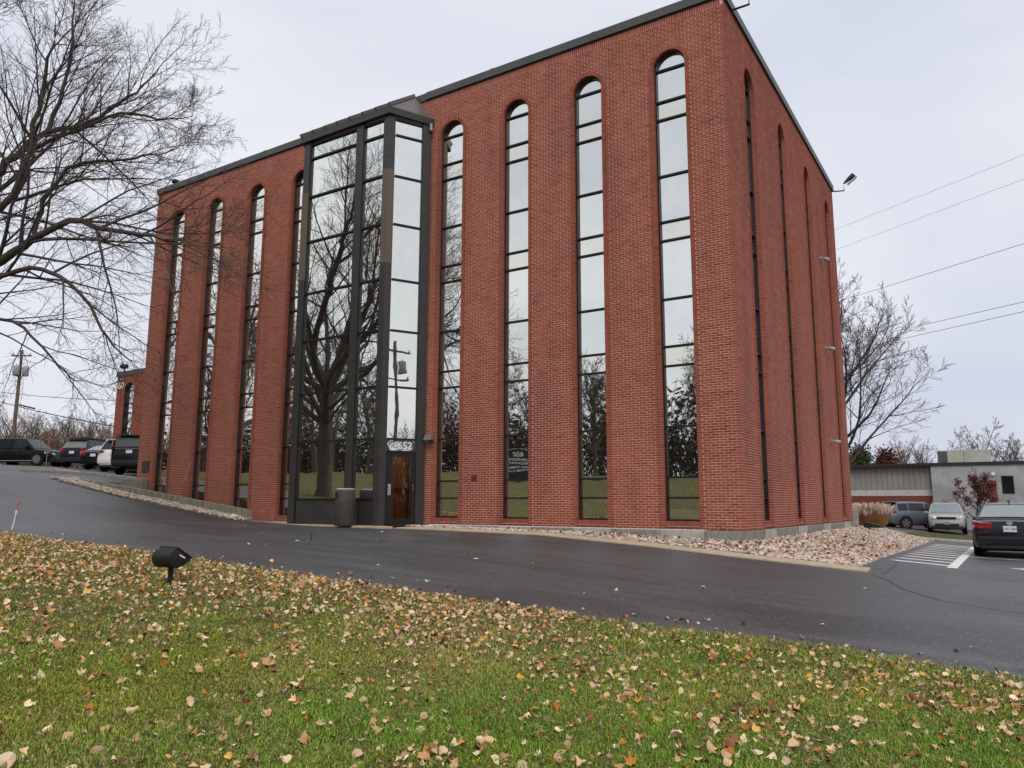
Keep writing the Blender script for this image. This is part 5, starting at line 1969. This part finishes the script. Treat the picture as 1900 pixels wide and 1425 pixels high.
MB().prism([hv * .165 + np.array([0, 0, .295]) - ax * .2, hv * .175 + np.array([0, 0, .31]) - ax * .2, hv * -.045 + np.array([0, 0, .452]) - ax * .2, hv * -.055 + np.array([0, 0, .436]) - ax * .2], ax * .38).build('lens_frame', M_black, hd)
c = ax * .172 + hv * .02 + np.array([0, 0, .33])
MB().prism([c + hv * .045 + [0, 0, -.01 - .02], c + hv * .045 + [0, 0, .01 - .02], c - hv * .03 + [0, 0, .05 - .02], c - hv * .03 + [0, 0, .03 - .02]], ax * .002).build('label_sticker', M_white, hd)


def stake(base, top, name, label, segs, r=.006):
    b, t = np.array(base, float), np.array(top, float)
    o = thing(name, label, 'stake', tuple(b))
    for f0, f1, m_ in segs:
        MB().tube([(t - b) * f0, (t - b) * f1], r, 8).build('rod', m_, o, smooth=True)
    return o


M_orange = mat('faded_red_fibreglass', (.5, .10, .07), .5, .3)
sx, sy = -6.85, -12.3
zg = float(gz(sx, sy))
s1 = stake((sx, sy, zg), (sx + .10, sy + .08, zg + .90), 'snow_stake', 'leaning red and white snow stake on the lawn at the left edge', [(0, .55, M_orange), (.55, .85, M_white), (.85, 1, M_orange)], .008)
MB().box(.075, .05, .72, .125, .06, .76).build('reflector', M_white, s1)
sp = dep(82, 897, 35.5)
stake((sp[0], sp[1], float(gz(sp[0], sp[1]))), (sp[0], sp[1], float(gz(sp[0], sp[1])) + 1.6), 'snow_stake', 'thin dark red snow stake at the corner kerb of the upper lot', [(0, .62, M_galv), (.62, 1, M_orange)], .014)
stake((-20.3, -.75, .3), (-19.95, -.35, 2.05), 'snow_stake', 'slender orange stake leaning in the window well on the left', [(0, 1, mat('orange_rod', (.6, .22, .06), .5, .3))], .011)

# bits of litter on the asphalt
for k, (x, y, lab) in enumerate([(-3.0, -6.3, 'crumpled scrap of white paper on the driveway'), (-7.6, -6.3, 'small white scrap on the driveway near the lawn floodlight'), (-8.3, -2.9, 'pale scrap on the asphalt before the entrance mat')]):
    z = float(gz(x, y))
    MBv = MB().add([(-.05, -.02, .006), (.04, -.03, .008), (.06, .02, .01), (-.01, .04, .012), (0, 0, .02)], [(0, 1, 4), (1, 2, 4), (2, 3, 4), (3, 0, 4)])
    o = MBv.build('paper_scrap', M_white)
    o.location = (x, y, z)
    tag(o, lab, 'litter')

# ------------------------------------------------------------------ poles and wires
M_pole = mat('weathered_pole', (.17, .13, .10), .9, .15, col2=(.11, .085, .07), nscale=3, stretch=(4, 4, .4))


def pole(x, y, h, label, arms, rz=0.0, cans=0):
    z = float(gz(x, y))
    o = thing('utility_pole', label, 'utility pole', (x, y, z), rz)
    MB().lathe([(.18, -.5), (.16, h * .5), (.11, h)], 12).build('post', M_pole, o, smooth=True)
    for za, ln in arms:
        MB().box(-ln, -.06, za - .06, ln, .06, za + .06).build('crossarm', M_pole, o)
        for s in (-1, 1):
            MB().lathe([(.05, 0), (.07, .05), (.05, .1), (.07, .15), (.03, .2)], 8, (s * (ln - .12), 0, za + .06)).build('insulator', M_galv, o, smooth=True)
    for k in range(cans):
        a = k * 2.1 + .3
        MB().lathe([(.24, 0), (.27, .04), (.27, .82), (.24, .88), (.1, .93)], 16, (.45 * math.cos(a), .45 * math.sin(a), h - 2.4)).build('transformer', M_galv, o, smooth=True)
        MB().lathe([(.03, 0), (.05, .08), (.03, .16)], 8, (.45 * math.cos(a), .45 * math.sin(a), h - 1.47)).build('bushing', M_galv, o)
    return o


Q = dep(24, 815, 70)
q2 = dep(38, 645, 70)
zq = float(gz(Q[0], Q[1]))
pole(Q[0], Q[1], float(q2[2] - zq), 'wooden utility pole with grey transformers beyond the left lot', [(float(q2[2] - zq) - .5, .9)], .6, 3)
pole(29.0, -6.0, 14.5, 'utility pole with crossarms mirrored in the glass above the door', [(13.9, 1.3), (11.6, 1.1)], .8, 1)


def wire(a, b, sag, label, r=.014):
    a, b = np.array(a, float), np.array(b, float)
    t = np.linspace(0, 1, 25)[:, None]
    P = a + (b - a) * t
    P[:, 2] -= (sag * 4 * t * (1 - t))[:, 0]
    m = P[0].copy()
    V, F = tubes([(P - m, np.full(25, r))], lambda r: 4)
    o = obj('power_line', mesh_np('power_line', V, F, M_trim, smooth=True), None, tuple(m))
    return tag(o, label, 'wire')


for (pa, pb, lab) in [((1900, 287), (1553, 425), 'topmost thin power line crossing the sky on the right'), ((1900, 332), (1555, 462), 'second thin power line from the top in the right sky'),
                      ((1900, 452), (1570, 555), 'middle power line crossing the sky on the right'), ((1900, 560), (1660, 615), 'second lowest power line in the right sky'), ((1900, 578), (1655, 633), 'lowest power line in the right sky')]:
    A, B = dep(*pa, 33), dep(*pb, 43)
    wire(A + (A - B) * 2.0, B + (B - A) * 1.2, 0.0, lab, .0065 if pa[1] < 400 else .011)
A, B = dep(0, 740, 71), dep(213, 789, 50)
wire(A + (A - B) * .5, B + (B - A) * .1, .3, 'dark cable running down to the brick wing on the left', .035)
A, B = dep(0, 722, 71), dep(214, 741, 52)
wire(A + (A - B) * .5, B + (B - A) * .1, .3, 'upper cable running to the brick wing on the left', .022)
A, B = dep(35, 751, 68), dep(64, 758, 65)
o = MB().tube([(0, 0, 0), tuple(B - A)], .07, 8).build('splice_case', M_trim, None, smooth=True)
o.location = tuple(A)
tag(o, 'black splice case hung on the cable right of the left pole', 'cable box')

# ------------------------------------------------------------------ sign by the highway, seen mirrored in the third window right of the door
SX, SY = -25.8, -30.9
zs_ = float(gz(SX, SY))
to = unit(np.array([CAM[0] - SX, -CAM[1] - SY, 0]))        # faces the building's mirror image of the camera
hs = thing('road_sign', 'dark arched road sign with white lettering, mirrored in the window right of the door', 'sign', (SX, SY, zs_), math.atan2(to[1], to[0]) + PI / 2)
M_sign = mat('black_sign_board', (.018, .02, .02), .5, .3)
bw_ = 1.0
ZT = 3.95 - zs_
pts = [(-bw_, 0, 1.05 - zs_), (bw_, 0, 1.05 - zs_), (bw_, 0, ZT)] + [(bw_ * math.cos(a), 0, ZT + .72 * math.sin(a)) for a in np.linspace(.1, PI - .1, 12)] + [(-bw_, 0, ZT)]
MB().prism(pts, (0, .16, 0)).build('board', M_sign, hs)
MB().tube([(p[0], -.02, p[2]) for p in pts[2:]], .03, 6).build('rim', M_galv, hs)
for s in (-1, 1):
    MB().box(s * .8 - .06, .02, -.4, s * .8 + .06, .14, 1.06 - zs_).build('post', M_black, hs)
for tx, sz, zw_ in [('650', .42, 4.28), ('WASHINGTON', .235, 3.95), ('HIGHWAY', .235, 3.69), ('JOSEPH R MARION', .16, 3.42), ('ATTORNEY AT LAW', .13, 3.22), ('STEWART TITLE', .17, 1.92)]:
    text_mesh('lettering', tx, sz, M_white, hs, frame_matrix((0, -.012, zw_ - zs_), (1, 0, 0), (0, 0, 1)), extrude=.008, bold=.004)
MB().box(-bw_ + .05, -.01, 2.3 - zs_, bw_ - .05, -.001, 2.34 - zs_).build('panel_joint', M_galv, hs)
# ------------------------------------------------------------------ grass blades
g = np.random.default_rng(404)
az0 = math.atan2(FW[1], FW[0])


def vnoise(x, y, s, seed):
    r = np.random.default_rng(seed)
    v = 0
    for k in range(7):
        a = r.uniform(0, 2 * PI)
        f = s * r.uniform(0.5, 2.2)
        v = v + np.sin((x * math.cos(a) + y * math.sin(a)) * f + r.uniform(0, 6.28))
    return v / 7 ** .5


def scatter(n, r0, r1, pw):
    """points round the camera's field of view, density falling with distance to the power pw"""
    u = g.random(n)
    k = 2 - pw
    rho = (r0 ** k + u * (r1 ** k - r0 ** k)) ** (1 / k)
    th_ = az0 + g.uniform(-.66, .66, n)
    x, y = CAM[0] + rho * np.cos(th_), CAM[1] + rho * np.sin(th_)
    return x, y, rho


x1, y1, r1 = scatter(175000, 3.4, 7.0, .6)
x2, y2, r2 = scatter(270000, 7.0, 30, 2.15)
x, y, rho = np.concatenate([x1, x2]), np.concatenate([y1, y2]), np.concatenate([r1, r2])
ok = y < edge_y(x) - 0.0 + g.normal(0, .03, len(x))
x, y, rho = x[ok], y[ok], rho[ok]
n = len(x)
dry = vnoise(x, y, 0.9, 1) + .5 * vnoise(x, y, 3.1, 2)
near_edge = np.clip(1 - (edge_y(x) - y) / 3.5, 0, 1)
left = np.clip((2 - x) / 8, 0, 1)
dryp = np.clip(.33 + .24 * dry + .28 * near_edge * left, .06, .8)
dryp = np.clip(dryp + .7 * np.exp(-((x + 2.2) / 1.5) ** 2) * np.clip(1 - (edge_y(x) - y) / .8, 0, 1), 0, .97)
isdry = g.random(n) < dryp
clump = np.clip(1 + .2 * vnoise(x, y, 5.0, 31) + .12 * vnoise(x, y, 11.0, 32), .6, 1.5)
h = g.uniform(.016, .042, n) * (1 - .25 * isdry) * clump
edge_boost = (edge_y(x) - y < .25) & (g.random(n) < .5)
h = np.where(edge_boost, h * 1.4, h)
wd = .0034 * np.maximum(rho / 5.5, 1) ** .9
a = g.uniform(0, 2 * PI, n)
lean = g.uniform(.15, .9, n)
la = g.uniform(0, 2 * PI, n)
base = np.stack([x, y, gz(x, y) + .03], 1)
side = np.stack([np.cos(a), np.sin(a), 0 * a], 1) * wd[:, None]
mid = base + np.stack([np.cos(la) * lean * h * .35, np.sin(la) * lean * h * .35, h * .6], 1)
tip = base + np.stack([np.cos(la) * lean * h, np.sin(la) * lean * h, h * (1 - .25 * lean)], 1)
V = np.stack([base - side, base + side, mid + side * .8, mid - side * .8, tip], 1).reshape(-1, 3)
i = np.arange(n)[:, None] * 5
F4 = i + np.array([[0, 1, 2, 3]])
F3 = i + np.array([[3, 2, 4]])
gcol = np.array([.205, .278, .036]) * g.uniform(.62, 1.25, (n, 1)) * (.82 + .28 * clump)[:, None] * np.array([1, 1, 1])
gcol[:, 0] *= 1 + .18 * np.clip(vnoise(x, y, 1.3, 5), -1, 1)
dcol = np.array([.47, .38, .16]) * g.uniform(.5, 1.25, (n, 1))
col = np.where(isdry[:, None], dcol, gcol)
M_grass = mat('grass_blade', (1, 1, 1), .75, .2, col2=(.9, .9, .9), nscale=5, tint='tint')
nr = rho < 8.5
V[np.repeat(~nr, 5) & (np.arange(len(V)) % 5 == 2)] = V[np.repeat(~nr, 5) & (np.arange(len(V)) % 5 == 4)]
F4n, F3n = F4[nr], F3[nr]
F3f = (i + np.array([[0, 1, 4]]))[~nr]
me = mesh_np('grass', V, [F4n, F3n, F3f], M_grass, tint=np.concatenate([col[nr], col[nr] * 1.1, col[~nr]]))
obj('grass', me, lawn, None, 'stuff')

# ------------------------------------------------------------------ fallen leaves
def leaf_shape(seed):
    r = np.random.default_rng(seed)
    ang = np.array([-90, -52, -20, 0, 24, 48, 68, 90, 112, 132, 156, 180, 200, 232])
    if seed % 2:      # crumpled leaf without lobes
        ang = np.linspace(-90, 245, 14)
        rad0 = np.interp(np.abs(np.linspace(-1, 1, 14)), [0, 1], [1.15, .8])
    rad = np.array([.55, .62, .95, .55, 1.0, .55, .72, 1.15, .72, .55, 1.0, .55, .95, .62]) * r.uniform(.85, 1.12, 14)
    if seed % 2:
        rad = rad0 * r.uniform(.8, 1.15, 14)
    x, y = np.cos(np.radians(ang)) * rad, np.sin(np.radians(ang)) * rad
    c1, c2, c3 = r.uniform(.25, .9) * r.choice([-1, 1, 1]), r.uniform(-.3, .7), r.uniform(-.5, .5)
    z = c1 * x * x + c2 * y * y + c3 * x * y + r.normal(0, .07, 14)
    V = np.concatenate([[[0, 0, 0]], np.stack([x, y, z], 1)])
    F = np.array([(0, k + 1, (k + 1) % 14 + 1) for k in range(14)])
    return V, F


SH = [leaf_shape(s) for s in range(14)]
LPAL = np.array([(.68, .46, .27), (.80, .64, .42), (.54, .31, .15), (.28, .12, .05), (.56, .24, .05), (.60, .40, .28), (.66, .44, .12)])
LPR = [.29, .25, .16, .10, .09, .07, .04]


def leaf_density(x, y):
    e = edge_y(x) - y
    d = 58.0 + 120 * np.clip(vnoise(x, y, 1.2, 12) + .5 * vnoise(x, y, 3.4, 15) + .1, 0, 2) ** 1.7
    d = d + 70 * np.clip(1 - np.abs(e - 1.2) / 1.5, 0, 1) * np.clip(.65 + .8 * vnoise(x, y, 1.6, 13), .1, 1.6)
    d = d + 50 * np.clip((0.5 - x) / 5, 0, 1) * np.clip(.8 + .5 * vnoise(x, y, 1.2, 14), 0, 2)
    return np.clip(d, 0, 260)


nn = 130000
x = g.uniform(-17, 9, nn)
y = g.uniform(-16.5, -8.5, nn)
rho = np.hypot(x - CAM[0], y - CAM[1])
th_ = (np.arctan2(y - CAM[1], x - CAM[0]) - az0 + PI) % (2 * PI) - PI
area = 26 * 8.0
ok = (y < edge_y(x) - .02) & (np.abs(th_) < .68) & (rho > 3.0) & (g.random(nn) < leaf_density(x, y) * area / nn)
x, y, rho = x[ok], y[ok], rho[ok]
n = len(x)
size = g.uniform(.012, .034, n) * np.where(g.random(n) < .12, 1.4, 1)
colr = LPAL[g.choice(len(LPAL), n, p=LPR)] * g.uniform(.7, 1.12, (n, 1))
shp = g.integers(0, len(SH), n)
ex_ = g.normal(0, .6, n)
ey_ = g.normal(0, .6, n)
ez_ = g.uniform(0, 2 * PI, n)
zz_ = gz(x, y) + .052 + g.uniform(-.022, .018, n)


def rotm(a, b, c):
    ca, sa, cb, sb, cc, sc_ = np.cos(a), np.sin(a), np.cos(b), np.sin(b), np.cos(c), np.sin(c)
    Rx = np.stack([np.stack([1 + 0 * a, 0 * a, 0 * a], -1), np.stack([0 * a, ca, -sa], -1), np.stack([0 * a, sa, ca], -1)], -2)
    Ry = np.stack([np.stack([cb, 0 * a, sb], -1), np.stack([0 * a, 1 + 0 * a, 0 * a], -1), np.stack([-sb, 0 * a, cb], -1)], -2)
    Rz = np.stack([np.stack([cc, -sc_, 0 * a], -1), np.stack([sc_, cc, 0 * a], -1), np.stack([0 * a, 0 * a, 1 + 0 * a], -1)], -2)
    return Rz @ Ry @ Rx


order = np.argsort(rho / size * .05)
ind, rest = order[:300], order[300:]
SHV = np.stack([s[0] for s in SH])
LF = SH[0][1]


def leaves_mesh(name, x, y, z, size, shp, ex, ey, ez, colr, parent):
    V = SHV[shp] * size[:, None, None]
    V = np.einsum('nij,nkj->nki', rotm(ex, ey, ez), V) + np.stack([x, y, z], 1)[:, None, :]
    m = len(x)
    F = (LF[None] + np.arange(m)[:, None, None] * 15).reshape(-1, 3)
    return obj(name, mesh_np(name, V.reshape(-1, 3), F, M_leaf, tint=np.repeat(colr, 14, 0)), parent, None, 'stuff')


leaves_mesh('fallen_leaves', x[rest], y[rest], zz_[rest], size[rest], shp[rest], ex_[rest], ey_[rest], ez_[rest], colr[rest], lawn)
lvar = []
for k in range(28):
    c = LPAL[g.choice(len(LPAL), p=LPR)] * g.uniform(.75, 1.1)
    lvar.append(mesh_np('fallen_leaf', SH[k % 14][0], LF, M_leaf, tint=np.repeat(c[None], 14, 0)))
for k, i in enumerate(ind):
    o = bpy.data.objects.new('fallen_leaf', lvar[int(g.integers(0, 28))])
    COL.objects.link(o)
    o.parent = lawn
    o.location = (x[i], y[i], zz_[i])
    o.rotation_euler = (ex_[i], ey_[i], ez_[i])
    o.scale = (size[i],) * 3
# a few on the stone bed
m = 420
xb, yb = g.uniform(.1, 2.3, m), g.uniform(-.9, 9, m) 
xb[:150] = g.uniform(-6, 1, 150)
yb[:150] = g.uniform(-1.0, -.1, 150)
leaves_mesh('fallen_leaves', xb, yb, bed_z(xb, yb) + .05, g.uniform(.025, .05, m), g.integers(0, 14, m), g.normal(0, .5, m), g.normal(0, .5, m), g.uniform(0, 6.28, m),
            np.array([(.33, .15, .08), (.42, .22, .12), (.2, .1, .06)])[g.integers(0, 3, m)], bed2)
# leaves blown on to the asphalt along the lawn's edge
m = 170
xb = g.uniform(-13, 8, m)
yb = edge_y(xb) + .03 + g.exponential(.35, m)
yb[:24] = edge_y(xb[:24]) + g.uniform(.5, 7, 24)
leaves_mesh('fallen_leaves', xb, yb, gz(xb, yb) + .014, g.uniform(.018, .04, m), g.integers(0, 14, m), g.normal(0, .25, m), g.normal(0, .25, m), g.uniform(0, 6.28, m),
            LPAL[g.choice(len(LPAL), m, p=LPR)] * g.uniform(.6, 1.0, (m, 1)), driveway)
